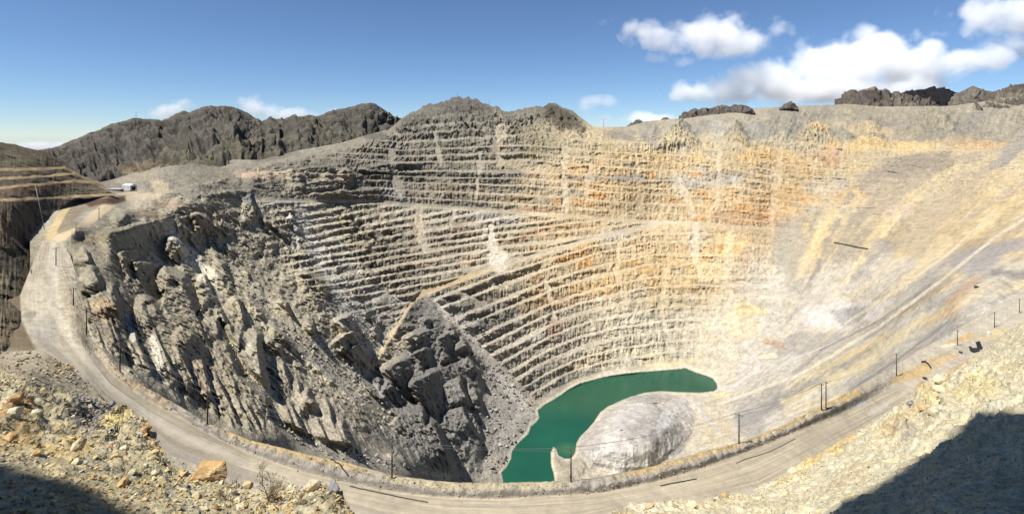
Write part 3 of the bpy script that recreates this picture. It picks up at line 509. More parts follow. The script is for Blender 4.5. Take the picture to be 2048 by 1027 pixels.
# ================================================================ MOUNTAINS BEHIND THE RIM
def mountain(name, topl, botl, Yc, Yb, rel, cbase, blobs=(), seed=0, step=1.5, gul=60., jag=3., gdir=0.):
    x0, x1 = topl[0][0], topl[-1][0]
    nc = max(16, int((x1 - x0) / step * RES)); x = np.linspace(x0, x1, nc)
    endw = ss(x, x0, x0 + 10) * ss(x, x1, x1 - 10)
    tp = ip(x, topl) + jag * n2(x / 9., 0 * x, 4, seed + 2) * endw; bt = ip(x, botl) if isinstance(botl, list) else botl + 0 * x
    bt = np.maximum(bt, tp + 2)
    nr = max(14, int((bt - tp).max() / step * RES)); t = np.linspace(0, 1, nr)[:, None]
    py = bt + (tp - bt) * t; px = np.broadcast_to(x, py.shape).copy()
    yb = ip(px, Yb) if isinstance(Yb, list) else Yb; yc = ip(px, Yc) if isinstance(Yc, list) else Yc
    V = at(px, py, lerp(yb, yc, t ** 1.15)); n = normals(blur(V, 4)) if nc > 20 else normals(V)
    s = V / (gul * 3)
    gq = px * 1.0 + gdir * (py - 250)
    gu = n2((gq + 9 * n2(px / 30., py / 30., 2, seed + 4)) / (gul * .42), py / 70., 4, seed + 5, ridged=True) - .3
    d = rel * (.35 * gu + 1.0 * (fbm(V / gul, 5, seed + 7, ridged=True) - .3) + .8 * fbm(s, 3, seed + 8))
    ed = ss(t, 0, .05) * (1 - .9 * ss(t, .8, 1.))
    V = V + n * (1.25 * d * ed * endw)[..., None]
    col = np.zeros(px.shape + (3,)); col[:] = lin(cbase)
    col = paint(px, py, col, blobs, seed)
    col *= (1 + .25 * fbm(V / (gul * .6), 4, seed + 9) + .22 * n2(gq / 6., py / 26., 4, seed + 11) + .28 * np.clip(gu, -1, .5))[..., None]
    bk = []
    for dy, dz in ((.01, -.005), (.06, -.06), (.2, -.25)):
        q = V[-1].copy(); Y0 = q[:, 1].copy(); q[:, 1] += dy * Y0; q[:, 0] *= q[:, 1] / Y0; q[:, 2] += dz * Y0 * .5; bk.append(q)
    V = np.concatenate([V, np.array(bk)]); col = np.concatenate([col, np.repeat(col[-1:], 3, 0)]) * KALB
    return sheet(V, col, [(name, M_MTN, np.ones((V.shape[0] - 1, nc - 1), bool))])[0]
mountain('mountain', [(40,312),(70,302),(104,297),(150,280),(175,268),(200,260),(225,249),(245,243),(265,238),(290,236),(312,239),(325,243),(340,236),(356,227),(370,222),(380,229),(388,226),(402,216),(425,213),(448,213),(465,215),(482,221),(494,227),(508,236),(524,243),(532,240),(540,232),(550,237),(560,241),(575,234),(590,231),(598,235),(608,232),(616,230),(640,233),(655,226),(672,222),(700,214),(722,209),(740,205),(752,208),(760,214),(775,226),(790,235),(810,240),(840,262),(880,300)],
 [(40,400),(240,400),(300,362),(360,345),(520,345),(640,325),(740,300),(880,320)], [(40,1300),(300,1500),(700,1520),(880,1560)], [(40,820),(240,900),(480,860),(740,1120),(880,1300)], 34, (108,103,94),
 [(300,345,60,10,0,(150,134,104),.6),(280,358,20,10,0,(176,152,112),.7),(400,335,70,12,0,(126,120,98),.8),(345,320,12,7,0,(196,158,122),.9),(470,310,40,20,20,(128,122,102),.6),(560,300,70,14,0,(126,120,102),.7),(690,290,60,20,0,(122,116,98),.7),(640,270,40,20,30,(120,114,96),.5),(450,245,60,20,10,(104,98,90),.5),(180,300,80,20,-10,(118,112,102),.6),(230,310,40,20,0,(92,90,88),.5),(480,300,20,10,0,(186,158,132),.5),(520,335,50,7,-4,(150,140,120),.7),(360,300,30,40,20,(108,104,92),.5)], 100, 1.4, 60., 3., -.25)
mountain('mountain', [(1668,209),(1674,205),(1688,192),(1701,182),(1712,184),(1720,182),(1726,179),(1745,176),(1752,178),(1759,181),(1766,181),(1773,178),(1783,187),(1790,183),(1800,188),(1812,192),(1827,198),(1845,200),(1861,206),(1871,213),(1880,218)], 226, 1750, 1500, 22, (112,103,94), [(1738,182,18,5,0,(170,154,124),.8),(1750,200,30,9,0,(84,78,74),.7),(1800,212,40,9,20,(140,132,118),.8)], 120, 1.0, 40., 2.)
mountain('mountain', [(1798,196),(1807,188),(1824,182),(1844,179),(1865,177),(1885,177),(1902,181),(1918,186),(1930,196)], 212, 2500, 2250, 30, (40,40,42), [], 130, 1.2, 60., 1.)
mountain('mountain', [(1896,204),(1905,198),(1916,187),(1929,180),(1945,172),(1960,177),(1974,182),(1987,184),(2000,192),(2014,206)], 222, 1800, 1480, 20, (128,120,108), [], 140, 1.0, 40., 1.6)
mountain('mountain', [(1945,222),(1955,213),(1964,203),(1974,195),(1998,184),(2018,174),(2035,169),(2048,168),(2080,160),(2150,150)], [(1945,228),(2000,228),(2150,215)], 1420, 1150, 20, (116,108,98), [(2010,205,40,10,-20,(160,150,130),.6)], 150, 1.0, 34., 2.)
mountain('outcrop', [(1250,256),(1258,251),(1268,244),(1278,238),(1287,245),(1294,247),(1300,252)], 258, 1290, 1265, 8, (120,112,102), [], 160, .8, 16., 3.)
mountain('outcrop', [(1318,243),(1326,236),(1334,234),(1342,239),(1350,243)], 246, 1310, 1290, 5, (126,114,102), [], 165, .8, 14., 2.)
mountain('outcrop', [(1350,242),(1358,237),(1366,226),(1376,224),(1387,217),(1400,219),(1413,215),(1424,216),(1436,212),(1448,209),(1458,213),(1470,210),(1484,210),(1494,213),(1502,218),(1510,222)], [(1350,248),(1430,236),(1510,226)], 1340, 1300, 9, (118,110,102), [(1440,216,30,5,0,(134,126,112),.6)], 170, .8, 16., 4.)
mountain('outcrop', [(1558,216),(1566,211),(1574,206),(1580,203),(1588,208),(1596,214)], 219, 1365, 1340, 6, (116,108,98), [], 175, .8, 14., 2.)
mountain('outcrop', [(1826,246),(1836,232),(1850,224),(1872,224),(1890,232),(1902,238),(1916,246)], 248, 1130, 1085, 8, (134,126,112), [], 180, .8, 16., 3.)

# ================================================================ BENCHED HILL ON THE LEFT
HT = [(-100,280),(0,284),(12,287),(30,288),(45,293),(60,297),(80,301),(95,306),(108,312),(120,318),(135,330),(150,340),(165,352),(180,356),(195,362),(205,368),(214,377),(222,384),(232,388)]
HB = [(-100,748),(0,714),(36,690),(50,604),(61,548),(76,492),(100,448),(125,412),(150,399),(190,395),(222,392),(232,391)]
th = TPS([(a, b, math.log(c)) for a, b, c in [(-80,740,134),(0,714,145),(38,680,161),(50,604,196),(61,548,238),(75,490,288),(100,445,350),(125,408,395),(220,388,460),(0,560,205),(0,400,288),(60,400,335),(120,396,405),(0,372,325),(0,340,365),(0,288,430),(60,300,450),(120,330,470),(180,365,475),(-80,400,285),(-80,560,186),(-80,640,160),(-80,280,390)]], 3e-4)
nc, nr = int(300 * RES), int(380 * RES); x = np.linspace(-100, 232, nc); tp = ip(x, HT) + 1.5 * n2(x / 10., 0 * x, 3, 201); bt = ip(x, HB)
t = np.linspace(0, 1, nr)[:, None] ** .8; py = bt + (tp - bt) * t; px = np.broadcast_to(x, py.shape).copy()
wv = 3 * n2(px / 40., py / 40., 3, 203)
tr = [ip(px, [(-100,408),(0,400),(100,395),(160,391),(232,388)]), ip(px, [(-100,384),(0,375),(60,369),(150,361),(190,366),(232,386)]), ip(px, [(-100,362),(0,357),(80,352),(150,347),(180,356),(232,385)]), ip(px, [(-100,340),(0,340),(80,337),(130,336),(160,350),(232,384)])]
pyb = py.copy(); trm = 0 * py
for l in tr:                                               # a tread: depth runs back quickly there
    d = py + wv - l; pyb -= 7 * ss(d, 3.5, -3.5) ; trm = np.maximum(trm, ss(np.abs(d), 3.8, 2.2))
Y = np.exp(th(px, pyb)); V = at(px, py, Y); n = normals(blur(V, 4)); ed = ss(t, 0, .05) * (1 - .7 * ss(t, .93, 1))
d = (1.6 * (fbm(V / 16., 5, 205, ridged=True) - .3) + 2.5 * fbm(V / 30., 3, 206) + 0.5 * (n2(px / 9., py / 60., 3, 207, ridged=True) - .3)) * (1 - .8 * trm)
rl = np.linalg.norm(V, axis=-1); V = V * (1 - 3.2 * d * ed / rl)[..., None]
col = np.zeros(px.shape + (3,)); col[:] = lin((106,96,80))
col = paint(px, py, col, [(40,320,70,22,10,(112,104,82),.7),(60,380,80,12,-3,(126,98,74),.6),(20,460,60,60,0,(120,100,76),.5),(100,425,16,6,0,(176,156,116),.8),(0,640,40,60,0,(140,124,96),.5),(5,560,16,20,0,(190,172,136),.5)], 20)
col = lerp(col, lin((192,168,124)), (trm * np.clip(.5 + .9 * n2(px / 18., py / 9., 3, 208), 0, .8))[..., None]); col *= (1 + .3 * fbm(V / 9., 4, 209))[..., None]
bk = [V[-1] + np.array([-8, 6, -1.]), V[-1] + np.array([-40, 25, -12.])]
sheet(np.concatenate([V, np.array(bk)]), np.concatenate([col, np.repeat(col[-1:], 2, 0)]) * KALB, [('benched_hill', M_PIT, np.ones((nr + 1, nc - 1), bool))])

# ================================================================ THE BENCH WITH THE HAUL ROAD
ZR = [(-100,-61),(60,-64),(170,-68),(300,-77),(500,-86),(800,-91),(1140,-92),(1400,-96),(1600,-101),(1800,-112),(1950,-116),(2150,-114)]
RFp = [(122,484),(135,540),(148,590),(165,650),(190,705),(230,757),(300,803),(400,858),(500,907),(600,944),(700,968),(800,987),(900,996),(1000,998),(1100,992),(1200,986),(1300,966),(1400,938),(1500,902),(1560,877),(1640,845),(1700,820),(1760,790),(1800,772)]
RNp = [(85,484),(62,535),(45,590),(48,640),(70,685),(110,715),(150,750),(200,800),(270,862),(340,907),(450,947),(560,977),(640,1000),(700,1015),(760,1032),(900,1056),(1150,1056),(1250,1030),(1350,1008),(1450,987),(1520,970),(1600,927),(1680,880),(1740,848),(1800,812),(1830,788)]
ROAD = RNp + RFp[::-1]
RFx = RFp[4:] + [(1850,742),(1915,700),(1980,660),(2048,622),(2150,580)]
def zroad(x): return ip3(x, ZR)
nc, nr = int(1500 * RES), int(230 * RES); x = np.linspace(-95, 2145, nc); cr = ip3(x, C_PTS); cr = np.where(x < 175, ip(x, C_PTS), cr)
bt = np.minimum(cr + 300, 1130); t = np.linspace(0, 1, nr)[:, None] ** .85
cj = 2.0 * n2(x / 12., 0 * x, 4, 221)
py = bt + (cr + cj - bt) * t; px = np.broadcast_to(x, py.shape).copy()
rf = ip3(px, RFx); bermw = ss(px, 175, 230)
u = np.clip((rf - py) / np.maximum(rf - cr, 4), -2, 1)
Yr = -zroad(px) * F / (py - HY)
rise = .62 * .62 * (rf - cr) * Yr / F * bermw * ss(px, 1820, 1700) * ss(u, -.04, .62)
z = zroad(px) + rise + 7.5 * ss(py, 640, 485) * ss(px, 190, 150); V = at(px, py, -z * F / (py - HY))
inr = sdf(px, py, ROAD)
def pdist(L):
    P = np.array(L, float); return np.min([sdf(px, py, [P[k], P[k + 1], P[k + 1] + .3]) for k in range(len(P) - 1)], 0)
dn, df = pdist(RNp), pdist(RFp); v = dn / (dn + df + 1e-6); along = px / 260. + py / 300. * (px < 200)
ruts = n2(v * 9, along, 3, 223); rut2 = n2(v * 24, along * 1.4, 3, 225, gain=.65)
offr = ss(inr, 1, 8)
dz = (.45 * fbm(V / 7., 4, 227) + .16 * fbm(V / 1.3, 2, 229)) * (.25 + 1.1 * offr) + .18 * ruts * (1 - offr) + ss(u, .02, .2) * ss(px, 1800, 1500) * 1.5 * fbm(V / 3., 4, 231)
dz += ss(px, 1640, 1720) * offr * 1.6 * fbm(V / 18., 4, 233)
dz *= ss(px, 40, 260) * .85 + .15
V[..., 2] += dz * ss(t, 1, .99)
col = np.zeros(px.shape + (3,)); col[:] = lin((196,186,166))
def field2(c, m):
    global col
    col = lerp(col, lin(c), np.clip(m, 0, 1)[..., None])
field2((176,166,150), ss(u, -.02, .06) * ss(px, 175, 215) * ss(px, 1700, 1560))
field2((168,161,150), ss(u, .04, .12) * ss(px, 300, 420) * ss(px, 1640, 1500))
field2((206,184,140), (ss(np.abs(u - .0), .16, .04)) * ss(px, 260, 330) * ss(px, 1700, 1560) * .4 * (.5 + .8 * n2(px / 60., 0 * px, 3, 235)))
field2((200,174,124), ss(u, .62, .8) * np.clip(ss(px, 380, 470) * ss(px, 760, 690) + ss(px, 1190, 1290), 0, 1) * (.75 + .5 * n2(px / 40., py / 20., 3, 237)) * ss(px, 1760, 1660))
field2((188,176,146), ss(u, .5, .7) * ss(px, 720, 780) * ss(px, 1180, 1090))
field2((196,170,122), ss(u, .1, .5) * ss(px, 175, 190) * ss(px, 380, 300) * (.4 + .8 * n2(px / 20., py / 20., 3, 238)))
rm = 1 - ss(inr, -2, 3)
field2((190,178,154), rm)
field2((166,155,138), rm * np.clip(.25 + 1.7 * ruts, 0, .85)); field2((224,210,182), rm * np.clip(1.6 * rut2 - .1, 0, .85))
field2((172,160,140), rm * ss(fbm(V / 4., 4, 245), .1, .45) * .7)
field2((230,218,196), rm * ss(np.abs(v - .62), .2, .05) * ss(px, 700, 400) * .6)
field2((176,167,154), rm * ss(v, .34, .16) * ss(px, 90, 170) * ss(px, 820, 600) * .7)
field2((206,192,164), offr * (u < 0) * (px < 400) * .6)
field2((126,112,88), offr * ss(px, 88, 60) * ss(py, 720, 690))  # hill's cast shadow painted dark on the ground left of the road
col = paint(px, py, col, [(78,600,26,70,0,(222,212,188),.6),(62,628,24,8,-8,(150,142,130),.8),(90,660,30,30,0,(184,176,164),.6),(105,520,20,30,0,(206,196,178),.5),(205,618,20,22,0,(206,160,96),.5),(300,735,60,16,30,(206,180,134),.4),
 (1640,800,60,10,-20,(206,168,96),.75),(1560,840,60,10,-24,(204,168,104),.6),(1700,790,40,12,-20,(202,170,110),.7),(1710,808,26,6,-14,(200,204,204),.7),(1670,822,30,8,-20,(170,166,160),.6),(1750,770,50,12,-20,(190,180,160),.6),(1830,745,60,14,-20,(208,174,112),.7),(1850,772,26,9,-10,(186,152,94),.8),(1880,720,60,12,-20,(212,182,126),.6),(1900,690,24,4,-6,(232,220,184),.9),(1960,690,60,14,-18,(176,168,154),.7),(1930,675,40,7,-20,(210,170,104),.7),(1990,665,50,10,-15,(212,190,140),.6),(1930,722,60,10,-20,(186,178,164),.6),(1760,815,30,8,-30,(214,206,190),.5)], 22, .6)
wd = n2(px / 5. , py / 60., 3, 239)
col *= (1 + .20 * wd * ss(u, 0, .1))[..., None]
col *= (1 + .14 * fbm(V / 5., 4, 241) + .06 * n2(px / 3., py / 2., 2, 243))[..., None]
bk = []; 
for dy, dzz in ((2., -1.), (6, -7), (14, -22), (30, -60)):
    q = V[-1].copy(); Y0 = q[:, 1].copy(); q[:, 1] += dy * np.where(x < 180, .15, 1); q[:, 0] *= q[:, 1] / Y0; q[:, 2] += dzz; bk.append(q)
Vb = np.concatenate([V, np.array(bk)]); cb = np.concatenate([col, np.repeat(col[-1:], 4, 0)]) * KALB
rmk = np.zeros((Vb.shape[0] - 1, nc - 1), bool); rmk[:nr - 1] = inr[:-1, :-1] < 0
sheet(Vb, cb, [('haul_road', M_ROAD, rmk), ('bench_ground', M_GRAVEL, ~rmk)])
B_ZP = (V, px, py)

# ================================================================ RUBBLE SLOPE BELOW THE VIEWPOINT
AT_ = [(-360,560),(-100,640),(0,688),(80,697),(150,742),(200,790),(228,836),(246,848),(285,886),(318,922),(332,944),(380,962),(470,975),(560,986),(600,980),(640,982),(662,996),(690,1030),(720,1062),(1180,1062),(1235,1024),(1262,1010),(1300,1012),(1345,1000),(1400,1004),(1440,996),(1500,986),(1560,956),(1600,930),(1700,873),(1760,835),(1830,790),(1900,742),(1960,702),(2048,640),(2150,585),(2420,440)]
ta = TPS([(a, b, math.log(c)) for a, b, c in [(0,690,159),(-100,640,175),(80,697,156),(150,742,146),(200,790,136),(250,850,112),(285,890,92),(330,940,72),(380,960,66),(470,975,60),(560,985,56),(650,990,54),(690,1030,50),(0,760,105),(100,790,112),(180,840,104),(100,860,74),(0,850,62),(200,900,70),(0,940,45),(150,960,46),(300,980,52),(0,1030,35),(200,1030,38),(400,1030,42),(600,1030,46),(0,1110,28),(500,1110,36),(1000,1110,42),(950,1062,50),(1235,1022,70),(1300,1005,78),(1400,1003,84),(1500,985,100),(1600,930,125),(1700,873,140),(1760,835,142),(1830,790,138),(1900,742,132),(1960,702,128),(2048,640,122),(2140,590,118),(1300,1110,40),(1700,1110,38),(2140,1110,34),(1700,1000,62),(2048,1000,42),(2048,850,62),(2048,720,92),(1850,900,74),(1900,800,100),(2400,1110,30),(2400,560,108),(-350,1030,27),(-350,660,150)]], 3e-4)
nc, nr = int(1820 * RES), int(330 * RES); x = np.linspace(-350, 2410, nc); tp = ip(x, AT_) + 3 * n2(x / 16., 0 * x, 4, 251) * (.4 + .6 * ss(x, 1200, 1700) + .5 * (x < 700) * (x > 230)); bt = 1125 + 0 * x
t = np.linspace(0, 1, nr)[:, None]; py = bt + (tp - bt) * t; px = np.broadcast_to(x, py.shape).copy()
Y = np.exp(ta(px, py)); V = at(px, py, Y); n = normals(blur(V, 5)); sc_ = Y / F
CR_N = [(46,[(150,880),(200,856),(232,842),(262,872),(300,905),(334,948)]),(30,[(0,742),(60,752),(118,792),(150,840)]),(40,[(598,986),(640,984),(668,1002),(690,1030)]),(30,[(250,880),(290,930),(330,960)]),(22,[(0,790),(30,800),(60,830)]),
        (22,[(1870,760),(1890,800),(1880,830)]),(20,[(1900,790),(1918,806),(1908,830)]),(16,[(1810,830),(1830,850),(1846,868)]),(18,[(1960,760),(1975,772),(1985,790)])]
hf = ridge_field(px, py, CR_N)
leftm = ss(px, 760, 640)
rid = fbm(V / 5., 5, 253, ridged=True) - .3
d = hf * sc_ * .8 + (1.1 * rid + .8 * fbm(V / 14., 3, 255)) * np.clip(Y / 70, .5, 1.4) * ss(py + 0 * px, 690, 760) + .28 * fbm(V / 1.1, 3, 257)
gravel_l = ss(sdf(px, py, [(-95,640),(0,690),(80,697),(150,742),(210,800),(120,800),(0,745),(-95,740)]), 10, -10)
d *= 1 - .8 * gravel_l
rr = ss(px, 1500, 1750); d += rr * (.5 * (fbm(V / 3., 4, 259, ridged=True) - .3)) * ss(py, 1000, 800)
ed = ss(t, 0, .03) * (1 - .6 * ss(t, .97, 1))
V = V + n * (d * ed)[..., None]
col = np.zeros(px.shape + (3,)); col[:] = lin((203,189,152))
col = lerp(col, lin((218,207,174)), ss(px, 1200, 1400)[..., None])
col = lerp(col, lin((192,178,150)), gravel_l[..., None])
col = paint(px, py, col, [(165,835,56,42,50,(126,120,114),.9),(100,770,60,18,25,(160,150,130),.7),(60,780,40,14,20,(136,130,120),.6),(225,852,46,20,-20,(230,208,140),.9),(290,900,30,16,50,(206,172,116),.7),(270,870,24,10,50,(212,172,116),.7),(20,830,40,20,0,(206,150,90),.6),(30,880,60,30,0,(220,186,120),.6),(130,900,60,20,0,(224,192,124),.6),(250,960,80,30,10,(190,180,140),.5),(420,1000,120,30,0,(214,204,170),.7),(630,1000,40,26,0,(214,206,180),.8),(640,1015,60,12,0,(140,138,124),.7),(200,1000,120,40,0,(160,148,110),.5),
 (1660,905,60,14,-30,(222,190,120),.7),(1600,950,60,12,-30,(220,192,130),.5),(1800,850,60,20,-30,(216,180,122),.5),(1900,740,60,12,-35,(220,176,122),.6),(1880,800,40,30,-30,(232,212,150),.6),(1960,780,60,30,-20,(232,214,158),.7),(1830,870,30,14,0,(170,158,146),.5),(2020,740,40,30,0,(222,204,160),.5),(1700,960,80,14,-30,(206,176,140),.4),(1430,1010,120,20,0,(226,212,174),.6),(1290,1015,60,14,0,(222,214,190),.6)], 24, .6)
col *= (1 + .30 * fbm(V / 2.2, 4, 261) + .18 * fbm(V / 9., 3, 263))[..., None]
hue = fbm(V / 3.1, 3, 265); col *= np.stack([1 + .12 * hue, 1 + 0 * hue, 1 - .22 * hue], -1)
A_GRID = (V.copy(), px, py, n)
bk = []
for dy, dzz in ((1.5, -1.5), (4, -9), (10, -30), (16, -90)):
    q = V[-1].copy(); Y0 = q[:, 1].copy(); q[:, 1] += dy; q[:, 0] *= q[:, 1] / Y0; q[:, 2] += dzz; bk.append(q)
Va = np.concatenate([V, np.array(bk)]); ca = np.concatenate([col, np.repeat(col[-1:], 4, 0)]) * KALB
sheet(Va, ca, [('rubble_slope', M_NEAR, np.ones((Va.shape[0] - 1, nc - 1), bool))])
def on_A(px_, py_):                      # point and normal of the rubble slope seen in that direction
    dd = (A_GRID[1] - px_) ** 2 + (A_GRID[2] - py_) ** 2; k = np.unravel_index(np.argmin(dd), dd.shape); return A_GRID[0][k], A_GRID[3][k]
def on_B(px_, py_):
    dd = (B_ZP[1] - px_) ** 2 + (B_ZP[2] - py_) ** 2; return B_ZP[0][np.unravel_index(np.argmin(dd), dd.shape)]
V_PIT = (V0 if False else Vp[:NR], cpx, cpy)

# ================================================================ ADDED SHADE RIDGE (unseen behind the eye; crest shaped to shade the near slope)
SH = [(-240,870),(-100,895),(0,918),(40,930),(80,946),(110,950),(150,962),(190,985),(240,1003),(300,1027),(420,1100),(700,1150),(1200,1150),(1560,1100),(1652,1024),(1690,990),(1700,972),(1716,972),(1770,930),(1830,882),(1880,842),(1900,822),(1920,816),(1950,820),(2000,817),(2050,815),(2200,800),(2400,760)]
xs = np.linspace(-240, 2400, 220); sy = ip(xs - 55 * ss(xs, 1450, 1650), SH) + 8 * ss(xs, 450, 300) + 16 * ss(xs, 1600, 1900) + 5 * n2(xs / 26., 0 * xs, 4, 271)
Ys = np.exp(ta(np.clip(xs, -100, 2150), np.clip(sy, 640, 1125)))
Ps = at(xs, sy, Ys)
dist = (Ps[:, 1] + 10) / -SUN[1] * -1 if False else (Ps[:, 1] + 12) / (-SUN[1])
E = Ps + SUN * dist[:, None]
rows = [E + np.array([0, .5, -60.]), E + np.array([0, 1.5, -20.]), E, E + np.array([0, -8, 1.]), E + np.array([-20, -60, -30.]), E + np.array([-40, -160, -140.])]
Vr = np.array(rows); cr_ = np.zeros(Vr.shape); cr_[:] = lin((160,146,112)) * KALB
sheet(Vr, cr_, [('shade_ridge', M_NEAR, np.ones((len(rows) - 1, len(xs) - 1), bool))])
# ================================================================ THINGS
import bmesh
def tag(o, label, cat, group=None, kind=None):
    if label: o['label'] = label
    if cat: o['category'] = cat
    if group: o['group'] = group
    if kind: o['kind'] = kind
    return o
def empty(name, loc, rz=0.):
    o = bpy.data.objects.new(name, None); link(o); o.location = loc; o.rotation_euler = (0, 0, rz); return o
def from_bm(name, bm, mat, parent=None, smooth=False):
    me = bpy.data.meshes.new(name); bm.to_mesh(me); bm.free(); me.materials.append(mat)
    for p in me.polygons: p.use_smooth = smooth
    return link(bpy.data.objects.new(name, me), parent)
def add_box(bm, c, s, rot=None, bev=0.):
    r = bmesh.ops.create_cube(bm, size=1); vs = r['verts']
    bmesh.ops.scale(bm, vec=Vector(s), verts=vs)
    if rot is not None: bmesh.ops.rotate(bm, cent=(0, 0, 0), matrix=rot, verts=vs)
    bmesh.ops.translate(bm, vec=Vector(c), verts=vs)
    return vs
def add_tube(bm, pts, rad, n=6, cap=True):
    pts = [Vector(p) for p in pts]; rad = rad if hasattr(rad, '__len__') else [rad] * len(pts); rings = []
    for i, p in enumerate(pts):
        d = (pts[min(i + 1, len(pts) - 1)] - pts[max(i - 1, 0)]).normalized()
        u = d.cross(Vector((0, 0, 1)) if abs(d.z) < .9 else Vector((1, 0, 0))).normalized(); v = d.cross(u)
        rings.append([bm.verts.new(p + (u * math.cos(a) + v * math.sin(a)) * rad[i]) for a in [2 * math.pi * k / n for k in range(n)]])
    for a, b in zip(rings, rings[1:]):
        for k in range(n): bm.faces.new((a[k], a[(k + 1) % n], b[(k + 1) % n], b[k]))
    if cap: bm.faces.new(rings[0][::-1]); bm.faces.new(rings[-1])
M_WOOD = plain_mat('weathered_wood', (.045, .036, .028), .9, 0, .3, 3)
M_PALE_POST = plain_mat('pale_post', (.26, .25, .23), .8, 0, .15, 3)
M_STEEL = plain_mat('galvanised_steel', (.16, .16, .16), .5, .6, .2, 4)
M_BLACK = plain_mat('black_rubber', (.02, .02, .02), .7, 0, .2, 4)
M_CERAM = plain_mat('insulator_ceramic', (.10, .06, .045), .3, 0, .1, 8)
M_WIRE = plain_mat('wire', (.10, .10, .105), .5, .3, .05, 4)
M_SHEDW = plain_mat('white_sheet_metal', (.46, .47, .48), .5, .1, .1, 1.5)
M_SHEDR = plain_mat('pale_roof', (.55, .56, .57), .45, .1, .08, 1.5)
M_DARKD = plain_mat('dark_opening', (.03, .03, .035), .8, 0, .1, 2)
M_PIPE = plain_mat('dusty_black_pipe', (.05, .046, .042), .8, 0, .3, 3)
M_RUST_SHADOW = plain_mat('dark_rusted_steel_and_shadow', (.022, .020, .019), .75, .2, .35, 3)  # dark pipeline tone, also the black of the added shadow slabs
M_WHITE = plain_mat('white_paint', (.75, .75, .73), .5, 0, .08, 3)
M_BARK = plain_mat('dry_twig', (.16, .12, .075), .9, 0, .3, 9)
M_LEAF = plain_mat('dry_leaf', (.20, .165, .085), .9, 0, .35, 9)

# ---------------------------------------------------------------- utility poles along the haul road
PG = 'timber utility poles along the haul road'
POLES = [  # px, base py, top py, label, arms
 (198, 438, 415, 'thin dark utility pole standing on the upper ramp below the shed', 1),
 (112, 531, 494, 'thin utility pole in the middle of the road below the ramp fork', 1),
 (147, 611, 575, 'utility pole on the left road edge just above the ochre rock patch', 1),
 (173, 673, 615, 'dark utility pole beside the ochre rock patch at the road edge', 1),
 (240, 744, 684, 'utility pole on the left berm above the start of the dark rock fins', 1),
 (415, 847, 780, 'tall utility pole on the grey berm at the foot of the dark rock fins', 1),
 (784, 954, 880, 'double crossarm utility pole with a transformer on the berm left of the lake', 2),
 (1142, 962, 896, 'utility pole on the berm in front of the lake spit and pale mound', 1),
 (1478, 887, 826, 'lone utility pole on the ochre berm right of the pale mound', 1),
 (1643, 820, 766, 'left pole of the close pair of utility poles on the right bench', 0),
 (1652, 816, 762, 'right pole of the close pair of utility poles on the right bench', 0),
 (1793, 750, 707, 'bare utility pole on the right bench between the pair and the tyre', 0),
 (1915, 692, 659, 'short utility pole near the dark shadow slabs on the right bench', 0),
 (1989, 654, 624, 'small distant utility pole above the white drum on the right bench', 0),
 (2039, 625, 597, 'last and smallest utility pole of the row at the right edge', 0)]
tops = []
def pit_at(px_, py_):
    dd = (px - px_) ** 2 + (py - py_) ** 2
    return None
PGX, PGY, PGV = V_PIT[1], V_PIT[2], V_PIT[0][:-1, :-1]
def on_P(px_, py_):
    dd = (PGX - px_) ** 2 + (PGY - py_) ** 2; return PGV[np.unravel_index(np.argmin(dd), dd.shape)]
def pole(px_, by, ty, label, arms):
    b = on_P(px_, by) if px_ == 198 else on_B(px_, by)
    Yb = float(b[1]); b = Vector(at(px_, by, Yb)); h = (by - ty) / F * Yb
    root = empty('utility_pole', b); tag(root, label, 'utility pole', PG)
    bm = bmesh.new(); add_tube(bm, [(0, 0, -.8), (0, 0, h * .5), (0, 0, h)], [.21, .18, .14], 10); from_bm('shaft', bm, M_WOOD, root, True)
    ends = []
    ad = Vector((.8, -.6, 0)) if px_ > 1000 else Vector((.55, .83, 0))
    zs = [h - .5, h - 1.6][:max(arms, 1)]
    L_ = 1.25 if arms else .7
    for z in zs:
        bm = bmesh.new(); a = -ad * L_ + Vector((0, 0, z)); c = ad * L_ + Vector((0, 0, z))
        add_tube(bm, [a, c], .09, 4); arm = from_bm('crossarm', bm, M_WOOD, root)
        for s in (-1, 0, 1):
            q = ad * L_ * .9 * s + Vector((0, 0, z + .05 if s else h)); bm = bmesh.new()
            add_tube(bm, [q, q + Vector((0, 0, .12)), q + Vector((0, 0, .14)), q + Vector((0, 0, .26))], [.035, .035, .08, .05], 8); from_bm('insulator', bm, M_CERAM, arm, True)
            if z == zs[0]: ends.append(b + q + Vector((0, 0, .24)))
    if arms:
        for s in (-1, 1):
            bm = bmesh.new(); add_tube(bm, [Vector((0, 0, h - 1.5)), ad * .85 * s + Vector((0, 0, h - .55))], .035, 4); from_bm('brace', bm, M_STEEL, root)
    if arms == 2:
        bm = bmesh.new(); q = Vector((.35, -.25, h - 3.2)); add_tube(bm, [q, q + Vector((0, 0, .1)), q + Vector((0, 0, 1.1)), q + Vector((0, 0, 1.2))], [.22, .34, .34, .2], 12); from_bm('transformer', bm, M_STEEL, root, True)
    return ends
runs = [pole(*p) for p in POLES]
order = [1, 2, 3, 4, 5, 6, 7, 8, 9, 11, 12, 13, 14]
for k in range(3):
    bm = bmesh.new(); seq = [Vector(runs[i][k]) for i in order]
    if k == 0: seq = seq
    pts = []
    for a, c in zip(seq, seq[1:]):
        sag = (c - a).length * .022
        for j in range(12):
            t_ = j / 12; pts.append(a.lerp(c, t_) - Vector((0, 0, 4 * sag * t_ * (1 - t_))))
    pts.append(seq[-1]); add_tube(bm, pts, .030, 4)
    tag(from_bm('power_line', bm, M_WIRE, None, True), 'thin sagging overhead wire strung along the haul road utility poles', 'wire', 'overhead wires of the haul road poles')
